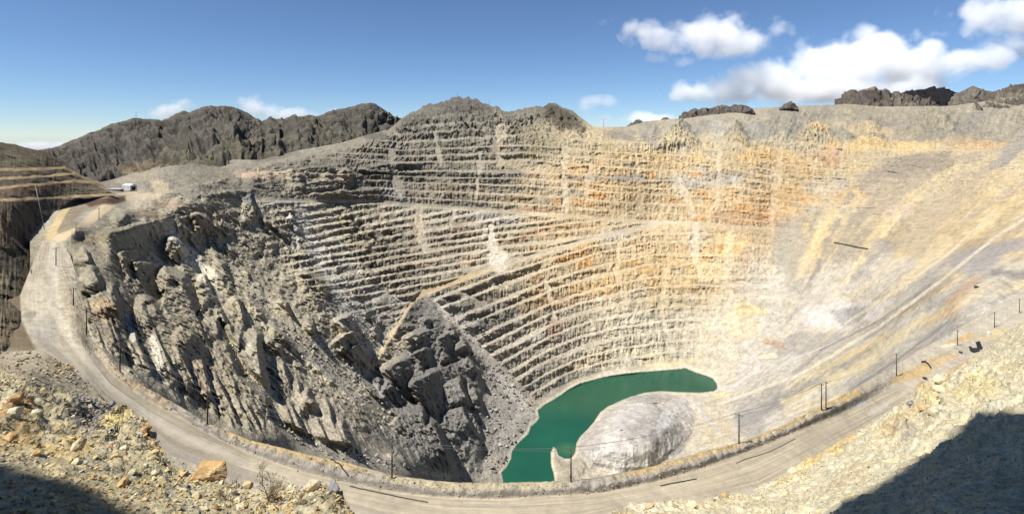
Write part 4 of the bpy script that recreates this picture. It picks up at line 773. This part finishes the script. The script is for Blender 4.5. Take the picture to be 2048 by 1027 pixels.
# pale posts and masts
def post(name, p, h, r, mat, label, cat, lean=(0, 0), arms=0):
    root = empty(name, p); tag(root, label, cat)
    bm = bmesh.new(); add_tube(bm, [(0, 0, -1), (lean[0] * .5, lean[1] * .5, h * .5), (lean[0], lean[1], h)], [r, r * .85, r * .6], 8); from_bm('shaft', bm, mat, root, True)
    for k in range(arms):
        bm = bmesh.new(); z = h * (.92 - .16 * k); add_box(bm, (lean[0], lean[1], z), (h * .22, r * .8, r * .8)); from_bm('crossarm', bm, mat, root)
    return root
hp = at(89., 456., 300.); hq = at(71., 372., 300.)
post('light_pole', hp, hq[2] - hp[2], .2, M_PALE_POST, 'tall pale leaning pole in front of the dark benched hill', 'pole', (hq[0] - hp[0], 0), 1)
b = on_P(411, 446); post('marker_post', at(411., 446., b[1]), 20 / F * b[1], .35, M_PALE_POST, 'short white post on the upper left pit wall', 'post')
for x_, y0, y1, Yq, lb in [(272, 238, 224, 1310, 'thin radio mast on the rounded left mountain top'), (915, 198, 183, 1285, 'thin radio mast on the highest central peak'), (978, 213, 202, 1280, 'short mast on the right shoulder of the central peak'), (1207, 255, 238, 1250, 'thin mast on the saddle right of the pointed grey peak')]:
    post('radio_mast', at(float(x_), y0 + 3., float(Yq)), (y0 + 3 - y1) / F * Yq, .55, M_STEEL, lb, 'mast', (0, 0), 1)
# ---------------------------------------------------------------- shed on the flat
sb = at(259., 379.5, 600.); root = empty('storage_shed', sb, math.radians(-20)); tag(root, 'small white sheet metal shed on the flat behind the pit rim', 'shed')
sw, sd, sh = 13.5, 7.5, 5.4
bm = bmesh.new(); add_box(bm, (0, 0, sh / 2), (sw, sd, sh)); from_bm('wall', bm, M_SHEDW, root)
bm = bmesh.new()
vv = [bm.verts.new(v) for v in [(-sw / 2 - .3, -sd / 2 - .3, sh), (sw / 2 + .3, -sd / 2 - .3, sh), (sw / 2 + .3, sd / 2 + .3, sh), (-sw / 2 - .3, sd / 2 + .3, sh), (-sw / 2 - .3, 0, sh + 1.7), (sw / 2 + .3, 0, sh + 1.7)]]
for f in ((0, 1, 5, 4), (2, 3, 4, 5), (0, 4, 3), (1, 2, 5), (3, 2, 1, 0)): bm.faces.new([vv[i] for i in f])
from_bm('roof', bm, M_SHEDR, root)
bm = bmesh.new(); add_box(bm, (sw / 2 + .03, 0, 2.1), (.1, 4.2, 4.2)); from_bm('door', bm, M_DARKD, root)
for k in (-1, 1):
    bm = bmesh.new(); add_box(bm, (k * 3.4, -sd / 2 - .03, 3.2), (1.6, .1, 1.1)); from_bm('window', bm, M_DARKD, root)
sb = at(232., 383., 580.); root = empty('low_building', sb, math.radians(-8)); tag(root, 'low grey block building left of the white shed', 'building')
bm = bmesh.new(); add_box(bm, (0, 0, 1.6), (15, 5, 3.2)); from_bm('wall', bm, plain_mat('grey_block', (.20, .19, .18), .9), root)
bm = bmesh.new(); add_box(bm, (0, 0, 3.35), (15.6, 5.6, .28)); from_bm('roof', bm, M_SHEDR, root)
for k in range(5):
    bm = bmesh.new(); add_box(bm, (-6 + 3 * k, -2.52, 1.4), (1.5, .1, 2.4)); from_bm('opening', bm, M_DARKD, root)
sb = at(276., 383., 585.); root = empty('rubble_wall', sb, math.radians(-4)); tag(root, 'low dark stone wall in front of the white shed', 'wall')
bm = bmesh.new()
for k in range(14): add_box(bm, (-9 + 1.35 * k, random.uniform(-.3, .3), .7), (1.3, 1.2, 1.4 + random.uniform(-.3, .6)))
from_bm('masonry', bm, plain_mat('dark_stone', (.12, .105, .09), .95, 0, .4, 1), root)

# ---------------------------------------------------------------- pipes and hoses
def cable(name, pts, r, mat, label, cat, surf='B', up=.0):
    P_ = np.array(pts, float); n = 40; tt = np.linspace(0, len(P_) - 1, n); xs_ = np.interp(tt, range(len(P_)), P_[:, 0]); ys_ = np.interp(tt, range(len(P_)), P_[:, 1])
    W = [Vector((on_B if surf == 'B' else on_P)(a_, b_)) + Vector((0, 0, r * .6 + up)) for a_, b_ in zip(xs_, ys_)]
    W = [W[0]] + [(W[i - 1] + W[i] * 2 + W[i + 1]) / 4 + Vector((0, 0, r * .3)) for i in range(1, n - 1)] + [W[-1]]
    bm = bmesh.new(); add_tube(bm, W, r, 8); return tag(from_bm(name, bm, mat, None, True), label, cat)
cable('pipe', [(700, 972), (740, 981), (790, 992), (856, 1004)], .13, M_PIPE, 'long black pipe along the road edge left of the lake', 'pipe')
cable('pipe', [(1320, 971), (1350, 965), (1394, 957)], .13, M_PIPE, 'straight black pipe lying on the road below the pale mound', 'pipe')
cable('hose', [(1472, 926), (1490, 918), (1530, 906), (1560, 893), (1590, 877)], .08, M_PIPE, 'thin dark hose curving along the inner edge of the right road', 'hose')
cable('hose', [(662, 915), (676, 926), (688, 938), (697, 951)], .16, M_BLACK, 'short dark hose hanging down the berm face left of the lake', 'hose')
cable('hose', [(1843, 725), (1850, 722), (1857, 729), (1862, 738)], .28, M_BLACK, 'bent black hose on the flat right bench below the shadow slabs', 'hose', 'B', .4)
cable('pipe', [(1668, 486), (1690, 490), (1712, 495), (1736, 499)], .65, M_RUST_SHADOW, 'dark pipeline lying across the right pit wall', 'pipe', 'P', .6)
# ---------------------------------------------------------------- bits on the right bench
b = Vector(on_B(1957, 700)); root = empty('shadow_slabs', b, math.radians(20)); root.scale = (.68, .68, .68); tag(root, 'dark angular slabs standing in for a cast shadow on the right bench', 'shadow slabs')  # dark slabs added in place of a shadow cast on the bench
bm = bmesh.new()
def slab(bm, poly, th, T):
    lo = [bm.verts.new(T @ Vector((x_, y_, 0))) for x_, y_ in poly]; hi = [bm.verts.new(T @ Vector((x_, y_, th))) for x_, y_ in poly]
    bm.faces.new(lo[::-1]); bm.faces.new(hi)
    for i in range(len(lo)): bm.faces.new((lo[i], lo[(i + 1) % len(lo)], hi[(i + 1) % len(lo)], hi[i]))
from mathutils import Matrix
slab(bm, [(-9, -1.5), (5, -2.5), (7, 1), (-6, 3)], .5, Matrix.Translation((0, 0, .5)) @ Matrix.Rotation(.16, 4, 'X')); from_bm('shadow_base', bm, M_RUST_SHADOW, root)
bm = bmesh.new(); slab(bm, [(-2.5, 0), (3, 0), (4, 5), (-1, 5)], .4, Matrix.Translation((3.5, 1, .6)) @ Matrix.Rotation(1.1, 4, 'X')); from_bm('shadow_wing', bm, M_RUST_SHADOW, root)
bm = bmesh.new(); slab(bm, [(-2, 0), (2, 0), (1, 3.4), (-1.4, 3.4)], .4, Matrix.Translation((-7, 0, .6)) @ Matrix.Rotation(.9, 4, 'X')); from_bm('shadow_wing_left', bm, M_RUST_SHADOW, root)  # second wing of the shadow shape
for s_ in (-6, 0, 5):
    bm = bmesh.new(); add_tube(bm, [(s_, 0, -.6), (s_, 0, .8)], .25, 6); from_bm('slab_leg', bm, M_RUST_SHADOW, root)
def tyre(p, r, label):
    bm = bmesh.new(); n, m = 24, 10; R0, r0 = r * .72, r * .3; vs = []
    for i in range(n):
        a = 2 * math.pi * i / n
        vs.append([bm.verts.new(((R0 + r0 * math.cos(c)) * math.cos(a), (R0 + r0 * math.cos(c)) * math.sin(a), r0 * 1.1 * math.sin(c) + r0)) for c in [2 * math.pi * k / m for k in range(m)]])
    for i in range(n):
        for k in range(m): bm.faces.new((vs[i][k], vs[(i + 1) % n][k], vs[(i + 1) % n][(k + 1) % m], vs[i][(k + 1) % m]))
    o = from_bm('tyre', bm, M_BLACK, None, True); o.location = p; return tag(o, label, 'tyre')
tyre(on_B(1850, 758), 1.1, 'big black tyre lying flat on the ochre ground of the right bench'); tyre(on_B(1921, 703), .9, 'black tyre lying between the short pole and the shadow slabs')
tyre(Vector(on_P(1953, 575)) + Vector((0, 0, .2)), 1.6, 'black tyre lying high on the tan right wall')
b = Vector(on_B(1978, 667)); root = empty('drum', b); tag(root, 'white drum standing above the shadow slabs on the right bench', 'drum')
bm = bmesh.new(); add_tube(bm, [(0, 0, 0), (0, 0, .1), (0, 0, .9), (0, 0, .95), (0, 0, 1.7), (0, 0, 1.8)], [.8, .84, .84, .88, .84, .8], 16); from_bm('body', bm, M_WHITE, root, True)
bm = bmesh.new(); add_tube(bm, [(0, 0, 1.8), (0, 0, 1.86)], [.72, .7], 16); from_bm('lid', bm, M_WHITE, root, True)

# ---------------------------------------------------------------- rocks
def hull_rock(seed, n=16, flat=.7):
    rr = random.Random(seed); bm = bmesh.new()
    for _ in range(n):
        v = Vector((rr.gauss(0, 1), rr.gauss(0, 1), rr.gauss(0, 1))).normalized() * rr.uniform(.75, 1.05)
        bm.verts.new((v.x, v.y * rr.uniform(.7, 1), v.z * flat))
    bmesh.ops.convex_hull(bm, input=bm.verts[:]); 
    lo = [v for v in bm.verts if not v.link_faces]; bmesh.ops.delete(bm, geom=lo, context='VERTS')
    bmesh.ops.triangulate(bm, faces=bm.faces[:]); return bm
ROCK_M = {}
for nm, c, tnt in [('tan', (.40, .31, .17), (.30, .22, .12)), ('ochre', (.36, .22, .09), (.42, .30, .16)), ('grey', (.15, .145, .135), (.24, .23, .21)), ('pale', (.46, .40, .27), (.38, .30, .18)), ('brown', (.20, .11, .05), (.34, .22, .11))]:
    ROCK_M[nm] = rock_mat('rock_' + nm, 1.2, 7., .28, .7, .06, base=c, attr=False, tint=tnt)
def rock_mesh(seed, mat, n=16, flat=.7, bev=.05, sub=0):
    bm = hull_rock(seed, n, flat)
    if bev: bmesh.ops.bevel(bm, geom=bm.edges[:], offset=bev, segments=1, affect='EDGES', profile=.6)
    if sub:
        bmesh.ops.triangulate(bm, faces=bm.faces[:]); bmesh.ops.subdivide_edges(bm, edges=bm.edges[:], cuts=sub, use_grid_fill=True)
        P_ = np.array([v.co for v in bm.verts]); q = .10 * fbm(P_ * 2.2, 4, seed) + .07 * fbm(P_ * 7., 3, seed + 2, ridged=True)
        for v, k in zip(bm.verts, q): v.co *= 1 + float(k)
    me = bpy.data.meshes.new('rock'); bm.to_mesh(me); bm.free(); me.materials.append(ROCK_M[mat]); return me
R_LIB = {k: [rock_mesh(900 + 17 * i + 131 * j, k, 13 + (i * 3) % 9, .6 + .09 * (i % 4)) for i in range(7)] for j, k in enumerate(ROCK_M)}
def put_rock(px_, py_, wpx, mat, label, group=None, name='rock', me=None, sink=.25, sc=(1, 1, 1), surf='A'):
    if surf == 'A': p, nn = on_A(px_, py_)
    else: p = on_B(px_, py_); nn = np.array([0, 0, 1.])
    r = wpx / 2 / F * p[1]
    o = bpy.data.objects.new(name, me or random.choice(R_LIB[mat])); link(o)
    o.location = Vector(p) + Vector(nn) * r * (.5 - sink); o.scale = (r * sc[0], r * sc[1], r * sc[2])
    o.rotation_euler = (random.uniform(-.4, .4), random.uniform(-.4, .4), random.uniform(0, 6.3)); return tag(o, label, 'rock', group)
o = put_rock(413, 962, 78, 'ochre', 'largest tan boulder, flat topped, at the edge of the left rubble slope', name='boulder', me=rock_mesh(41, 'ochre', 22, .62, .04, 2), sc=(1.05, .85, .95), sink=.1); o.rotation_euler = (0, .12, .3)
SP = [(16, 818, 34, 'brown', 'dark brown boulder at the left edge above the slope shadow'), (40, 826, 22, 'brown', 'small reddish block beside the dark brown boulder at the left edge'), (14, 846, 44, 'pale', 'wide pale boulder under the dark brown one at the left edge'), (60, 838, 26, 'pale', 'upright pale boulder right of the brown blocks on the left slope'),
 (10, 890, 34, 'ochre', 'orange boulder at the left edge just above the shadow'), (148, 884, 22, 'ochre', 'pointed orange rock below the dark rock heap'), (148, 902, 42, 'tan', 'rounded tan boulder in the middle of the left rubble slope'), (214, 818, 22, 'grey', 'grey block at the upper end of the dark rock heap'), (270, 898, 30, 'brown', 'dark brown rock on the right end of the tan ridge'), (310, 906, 18, 'tan', 'tan rock on the road verge right of the tan ridge'),
 (244, 846, 14, 'grey', 'dark rock on the peak of the tan ridge'), (468, 950, 26, 'grey', 'dark wedge shaped rock right of the largest boulder'), (355, 948, 12, 'pale', 'small pale rock on the ground left of the largest boulder'), (388, 1010, 30, 'tan', 'square tan rock at the bottom below the largest boulder'), (470, 1015, 22, 'pale', 'pale rock at the bottom between the dry shrubs'), (236, 985, 30, 'ochre', 'orange rock low on the left rubble slope'),
 (622, 1000, 46, 'pale', 'broad pale ledge boulder at the right end of the left slope'), (655, 1008, 40, 'grey', 'grey jagged boulder at the right tip of the left slope'), (1893, 770, 34, 'pale', 'large pale boulder with a dark side on the right slope'), (1832, 815, 20, 'grey', 'dark grey slab on the right slope above the shadow'), (1862, 832, 26, 'tan', 'tan block left of the shadow corner on the right slope'), (1908, 805, 26, 'pale', 'pale block just above the shadow corner'),
 (1945, 758, 22, 'tan', 'tan boulder on the upper right slope'), (1340, 1016, 26, 'pale', 'pale rock pushed up at the bottom middle below the road'), (1300, 1020, 24, 'tan', 'tan rock at the bottom middle below the road'), (1385, 1018, 26, 'pale', 'pale yellow rock right of the other rocks at the bottom middle'), (1450, 1000, 22, 'ochre', 'orange tinted rock on the lower edge of the right road'), (1880, 842, 30, 'pale', 'pale flat boulder at the tip of the shadow corner')]
for i, (a_, b_, w_, m_, l_) in enumerate(SP): put_rock(a_, b_, w_, m_, l_, name='boulder', me=rock_mesh(300 + i * 7, m_, 18, .72, .04, 1), sc=(1, .9, random.uniform(.8, 1.1)))
rg = random.Random(11)
HEAP = [(118, 788), (150, 790), (190, 800), (222, 838), (214, 852), (190, 876), (168, 872), (152, 840), (138, 815)]
k = 0
while k < 95:
    a_, b_ = rg.uniform(110, 226), rg.uniform(785, 880)
    if sdf(np.array([a_]), np.array([b_]), HEAP)[0] > 0: continue
    put_rock(a_, b_, rg.choice([5, 6, 7, 8, 9, 11, 14]), 'grey', 'dark grey angular rock in the heap beside the left road', 'dark rocks heaped beside the road', sink=rg.uniform(-.3, .3)); k += 1
for _ in range(34):
    a_, b_ = rg.gauss(128, 22), rg.gauss(735, 9); put_rock(a_, b_, rg.choice([4, 5, 6, 8, 10]), rg.choice(['tan', 'tan', 'brown', 'ochre']), 'small tan rock spilled on the inner edge of the left road', 'rocks spilled on the road edge', sink=.2)
k = 0
while k < 120:
    a_, b_ = rg.uniform(-10, 600), rg.uniform(830, 1030)
    if b_ < 845 + .22 * max(a_ - 60, 0) or sdf(np.array([a_]), np.array([b_]), HEAP)[0] < 4: continue
    put_rock(a_, b_, rg.choice([8, 9, 11, 13, 16, 20, 26]), rg.choice(['tan', 'pale', 'tan', 'ochre', 'pale', 'brown', 'pale']), 'tan rock among the loose rubble of the left slope', 'tan rocks on the left slope', sink=.15); k += 1
for _ in range(50):
    a_ = rg.uniform(1500, 2040); b_ = ip(a_, AT_) + rg.uniform(8, 130)
    put_rock(a_, float(b_), rg.choice([4, 5, 6, 7, 9, 12]), rg.choice(['tan', 'pale', 'pale', 'pale']), 'pale rock among the loose rubble of the right slope', 'pale rocks on the right slope', sink=.2)
# loose stones too many to count
def scatter(name, V_, N_, mask, count, smin, smax, cols, label, seed, pw=3.2):
    rs = np.random.RandomState(seed); idx = np.flatnonzero(mask.ravel()); pick = rs.choice(idx, count)
    base = V_.reshape(-1, 3)[pick]; nn = N_.reshape(-1, 3)[pick]; base = base + rs.normal(0, .12, base.shape) * np.array([1, 1, .1])
    sz = (smin + (smax - smin) * rs.rand(count) ** pw) * np.clip(base[:, 1] / 55., .75, 3 if name not in ("talus", "scree") else 9)
    vs_, fs_, cs_ = [], [], []; tmpl = []
    for s_ in range(8):
        bm = hull_rock(50 + s_ * 3, 11, .75); bm.verts.index_update(); tmpl.append((np.array([v.co for v in bm.verts]), np.array([[v.index for v in f.verts] for f in bm.faces]))); bm.free()
    off = 0; T = rs.randint(0, 8, count); cc = rs.randint(0, len(cols), count); cl = np.array([lin(c) for c in cols]) * KALB
    A_ = rs.rand(count) * 6.28
    for t_ in range(8):
        j = np.flatnonzero(T == t_); tv, tf = tmpl[t_]; m = len(tv)
        ca_, sa_ = np.cos(A_[j]), np.sin(A_[j])
        x_ = tv[None, :, 0] * ca_[:, None] - tv[None, :, 1] * sa_[:, None]; y_ = tv[None, :, 0] * sa_[:, None] + tv[None, :, 1] * ca_[:, None]; z_ = np.broadcast_to(tv[None, :, 2], x_.shape)
        q = np.stack([x_, y_, z_], -1) * sz[j][:, None, None] + (base[j] + nn[j] * sz[j][:, None] * .25)[:, None, :]
        vs_.append(q.reshape(-1, 3)); fs_.append((tf[None] + (np.arange(len(j)) * m)[:, None, None]).reshape(-1, 3) + off); off += len(j) * m
        cs_.append(np.repeat(cl[cc[j]] * rs.uniform(.75, 1.12, len(j))[:, None], m, 0))
    o = mesh_np(name, np.concatenate(vs_), np.concatenate(fs_), M_NEAR, np.concatenate(cs_), False, 'stuff'); o['label'] = label; return o
av, ax_, ay_, an = A_GRID
lm_ = (ax_ < 720) & (ay_ > 700) & (ay_ < 1060) & (ay_ > ip(ax_, AT_) + 2); rm_ = (ax_ > 1180) & (ay_ < 1060) & (ay_ > ip(ax_, AT_) + 2)
gl = sdf(ax_, ay_, [(-95, 640), (0, 690), (80, 697), (150, 742), (210, 800), (120, 790), (0, 745), (-95, 740)]) < 0
scatter('rubble', av, an, lm_ & ~gl, 11000, .03, .34, [(214, 190, 136), (226, 206, 156), (206, 170, 112), (176, 160, 128), (190, 184, 168), (220, 200, 140)], 'loose tan stones covering the left slope', 5)
scatter('rubble', av, an, rm_, 26000, .02, .16, [(228, 212, 168), (222, 204, 154), (214, 190, 140), (206, 196, 172), (232, 220, 184)], 'loose pale stones covering the right slope', 6)
scatter('gravel', av, an, gl, 900, .03, .28, [(186, 174, 148), (196, 182, 152), (160, 148, 130)], 'loose grey gravel on the left road verge', 7)
bv, bx, by_ = B_ZP; bn = np.zeros(bv.shape); bn[..., 2] = 1
scatter('gravel', bv, bn, (sdf(bx, by_, ROAD) > 1) & (bx > 180) & (by_ < 1000), 5000, .03, .13, [(176, 168, 152), (200, 182, 140), (160, 152, 142), (214, 200, 170)], 'loose grey gravel along the road berm', 8)
# talus blocks in the pit
pv_, pn_, pt_, pd_ = PIT_KEEP[:4]
scatter('talus', pv_, pn_, (pt_ > .5) & (pd_ > 10), 3000, .04, .34, [(160, 154, 146), (176, 170, 158), (140, 134, 126), (190, 180, 160)], 'loose grey blocks scattered down the scree chutes', 9, 3.)


# ---------------------------------------------------------------- dry shrubs
def shrub(px_, py_, hpx, label, seed, spread=.6):
    rs = random.Random(seed); p, nn = on_A(px_, py_); h = hpx / F * p[1]; root = empty('dry_shrub', Vector(p) - Vector((0, 0, .05))); tag(root, label, 'shrub', 'dry shrubs on the left slope')
    bl = bmesh.new(); nstem = 0
    def grow(bm, a, d, l, r, lv):
        pts = [a]; q = a.copy(); dd = d.copy()
        for _ in range(4):
            dd = (dd + Vector((rs.gauss(0, .16), rs.gauss(0, .16), rs.gauss(.02, .1)))).normalized(); q = q + dd * l / 4; pts.append(q.copy())
        add_tube(bm, pts, [r, r * .85, r * .7, r * .55, r * .35], 4, False)
        if lv == 0 or lv == 1:
            for _ in range(3 if lv else 5):
                c = pts[rs.randint(1, 4)] + Vector((rs.gauss(0, 1), rs.gauss(0, 1), rs.gauss(0, 1))) * h * .025; s = h * rs.uniform(.012, .026)
                e1 = Vector((rs.gauss(0, 1), rs.gauss(0, 1), rs.gauss(0, 1))).normalized() * s; e2 = Vector((rs.gauss(0, 1), rs.gauss(0, 1), rs.gauss(0, 1))).normalized() * s
                bl.faces.new([bl.verts.new(c + e1), bl.verts.new(c + e2), bl.verts.new(c - e1 * .8 - e2 * .3)])
        if lv:
            for _ in range(rs.randint(2, 4)):
                s = pts[rs.randint(1, 4)]; nd = (dd + Vector((rs.gauss(0, .55), rs.gauss(0, .55), rs.gauss(.1, .4)))).normalized(); grow(bm, s, nd, l * rs.uniform(.5, .75), r * .55, lv - 1)
    for i in range(6):
        a = rs.uniform(0, 6.28); d = Vector((math.cos(a) * spread, math.sin(a) * spread, rs.uniform(.6, 1.1))).normalized(); bm = bmesh.new()
        grow(bm, Vector((rs.gauss(0, .05), rs.gauss(0, .05), 0)), d, h * rs.uniform(.4, .55), h * .016, 3); from_bm('stem', bm, M_BARK, root)
    from_bm('foliage', bl, M_LEAF, root)
shrub(538, 1012, 74, 'tall dry brown shrub at the bottom right of the largest boulder', 3, .55)
shrub(452, 1014, 52, 'low bare twiggy shrub below the largest boulder', 8, .9)
shrub(600, 1020, 36, 'small dry shrub right of the tall dry shrub', 12, .8)
# ---------------------------------------------------------------- clouds
def cloud(lobes, dens, label, Yc=6500., nscale=1 / 420., wisp=1.0, depth=.8):
    m = bpy.data.materials.new('cloud_vapour'); m.use_nodes = True; nt = m.node_tree; nt.nodes.clear(); N = nt.nodes.new; L = nt.links.new
    out = N('ShaderNodeOutputMaterial'); vp = N('ShaderNodeVolumePrincipled'); L(vp.outputs[0], out.inputs['Volume'])
    vp.inputs['Color'].default_value = (1, 1, 1, 1); vp.inputs['Anisotropy'].default_value = -.25
    geo = N('ShaderNodeNewGeometry'); nz = N('ShaderNodeTexNoise'); nz.inputs['Scale'].default_value = nscale; nz.inputs['Detail'].default_value = 7; nz.inputs['Roughness'].default_value = .58
    L(geo.outputs['Position'], nz.inputs['Vector'])
    acc = None; pts = []
    for px_, py_, rx, ry in lobes:
        rx *= 1.25; ry *= 1.2
        c = at(float(px_), float(py_), Yc); k = Yc / F; R_ = (rx * k, rx * k * depth, ry * k)
        s = N('ShaderNodeVectorMath'); s.operation = 'SUBTRACT'; s.inputs[1].default_value = tuple(c); L(geo.outputs['Position'], s.inputs[0])
        d = N('ShaderNodeVectorMath'); d.operation = 'DIVIDE'; d.inputs[1].default_value = R_; L(s.outputs[0], d.inputs[0])
        l = N('ShaderNodeVectorMath'); l.operation = 'LENGTH'; L(d.outputs[0], l.inputs[0])
        i = N('ShaderNodeMath'); i.operation = 'SUBTRACT'; i.inputs[0].default_value = 1.; L(l.outputs['Value'], i.inputs[1])
        if acc is None: acc = i.outputs[0]
        else:
            mx = N('ShaderNodeMath'); mx.operation = 'SMOOTH_MAX'; mx.inputs[2].default_value = .25; L(acc, mx.inputs[0]); L(i.outputs[0], mx.inputs[1]); acc = mx.outputs[0]
        for u in range(0, 360, 30):
            for w_ in (-60, -30, 0, 30, 60):
                a, b = math.radians(u), math.radians(w_); pts.append((c[0] + 1.3 * R_[0] * math.cos(a) * math.cos(b), c[1] + 1.3 * R_[1] * math.sin(a) * math.cos(b), c[2] + 1.35 * R_[2] * math.sin(b)))
    n1 = N('ShaderNodeMath'); n1.operation = 'MULTIPLY_ADD'; n1.inputs[1].default_value = 4.0 * wisp; n1.inputs[2].default_value = -2.0 * wisp - .06; L(nz.outputs['Fac'], n1.inputs[0])
    ad = N('ShaderNodeMath'); ad.operation = 'ADD'; L(acc, ad.inputs[0]); L(n1.outputs[0], ad.inputs[1])
    mr = N('ShaderNodeMapRange'); mr.inputs[1].default_value = 0.; mr.inputs[2].default_value = .7; mr.inputs[3].default_value = 0; mr.inputs[4].default_value = dens; L(ad.outputs[0], mr.inputs[0])
    L(mr.outputs[0], vp.inputs['Density'])
    bm = bmesh.new()
    for p in pts: bm.verts.new(p)
    bmesh.ops.convex_hull(bm, input=bm.verts[:]); bmesh.ops.delete(bm, geom=[v for v in bm.verts if not v.link_faces], context='VERTS')
    o = from_bm('cloud', bm, m); tag(o, label, 'cloud', 'white clouds in the sky')
CL = .0048
cloud([(1305, 64, 48, 22), (1372, 58, 50, 34), (1435, 72, 70, 36), (1500, 84, 50, 24), (1553, 60, 24, 30), (1460, 98, 50, 14), (1290, 84, 26, 14)], CL, 'long white cumulus cloud alone in the upper right sky')
cloud([(1470, 182, 60, 22), (1560, 164, 80, 34), (1640, 146, 80, 44), (1730, 130, 90, 46), (1820, 140, 80, 36), (1780, 82, 50, 22), (1730, 62, 26, 18), (1920, 122, 60, 24), (1860, 100, 50, 20), (1640, 182, 150, 16)], CL, 'largest white cloud bank above the right rim and dark peaks')
cloud([(1960, 36, 56, 32), (2030, 30, 60, 36), (2080, 20, 60, 36)], CL, 'bright white cloud in the top right corner')
cloud([(2020, 92, 40, 18), (2070, 96, 40, 20)], CL * .45, 'small greyish cloud under the top right cloud', 6500., 1 / 300.)
cloud([(1368, 183, 38, 17), (1350, 186, 22, 12)], CL, 'small round white cloud at the left tip of the cloud bank', 6500., 1 / 250.)
cloud([(1300, 240, 44, 14), (1330, 236, 22, 10)], CL, 'low white cloud behind the right rim outcrops', 6500., 1 / 250.)
cloud([(1190, 203, 40, 11), (1170, 214, 24, 10), (1205, 240, 16, 10)], CL * .4, 'thin pale cloud right of the pointed grey peak', 6500., 1 / 220.)
cloud([(1312, 118, 20, 9), (1364, 125, 17, 9)], CL * .4, 'two faint cloud wisps below the long cumulus', 6500., 1 / 200.)
cloud([(1208, 42, 14, 8)], CL * .3, 'tiny faint cloud puff left of the long cumulus', 6500., 1 / 160.)
cloud([(1600, 95, 20, 22), (1640, 110, 22, 14)], CL * .35, 'faint wisp between the long cumulus and the cloud bank', 6500., 1 / 220.)
cloud([(345, 224, 28, 11), (376, 212, 20, 13), (320, 232, 18, 7)], CL, 'white cloud behind the left rounded mountain top', 6500., 1 / 220.)
cloud([(505, 212, 26, 18), (530, 222, 26, 16), (575, 230, 40, 11), (488, 204, 12, 12)], CL, 'white cloud rising behind the middle dark ridge', 6500., 1 / 220.)
cloud([(190, 268, 16, 8)], CL * .8, 'tiny white cloud on the slope line of the left mountain', 6500., 1 / 160.)
cloud([(85, 292, 46, 9), (125, 290, 24, 6)], CL, 'low white cloud between the dark hill and left mountain', 6500., 1 / 200.)
cloud([(672, 220, 18, 6)], CL * .7, 'tiny white cloud behind the middle dark peak', 6500., 1 / 160.)
scene.cycles.volume_bounces = 6; scene.cycles.volume_step_rate = 1.0; scene.cycles.volume_max_steps = 96
# ================================================================ SKY, SUN, CAMERA
w = bpy.data.worlds.new("World"); scene.world = w; w.use_nodes = True
nt = w.node_tree; bg = nt.nodes['Background']
sk = nt.nodes.new('ShaderNodeTexSky'); sk.sky_type = 'NISHITA'; sk.sun_disc = False
el = math.asin(SUN[2]); az = math.atan2(SUN[0], SUN[1])
sk.sun_elevation = el; sk.sun_rotation = az; sk.altitude = 6000; sk.air_density = 1.5; sk.dust_density = 0; sk.ozone_density = 6
nt.links.new(sk.outputs[0], bg.inputs['Color']); bg.inputs['Strength'].default_value = .064
ld = bpy.data.lights.new('sun', 'SUN'); ld.energy = 5.0; ld.angle = math.radians(.5); ld.color = (1, .965, .91)
so = link(bpy.data.objects.new('sun', ld)); so.rotation_euler = Vector(-SUN).to_track_quat('-Z', 'Y').to_euler()
cd = bpy.data.cameras.new('camera'); cd.sensor_fit = 'HORIZONTAL'; cd.sensor_width = 36; cd.lens = 18
cd.shift_y = -(513.5 - HY) / 2048; cd.clip_start = .1; cd.clip_end = 60000
cam = link(bpy.data.objects.new('camera', cd)); cam.rotation_euler = (math.pi / 2, 0, 0); scene.camera = cam
vs_ = scene.view_settings; vs_.view_transform = 'Standard'; vs_.look = 'None'; vs_.exposure = .88; vs_.gamma = 1
scene.render.film_transparent = False
scene.cycles.use_denoising = DENOISE
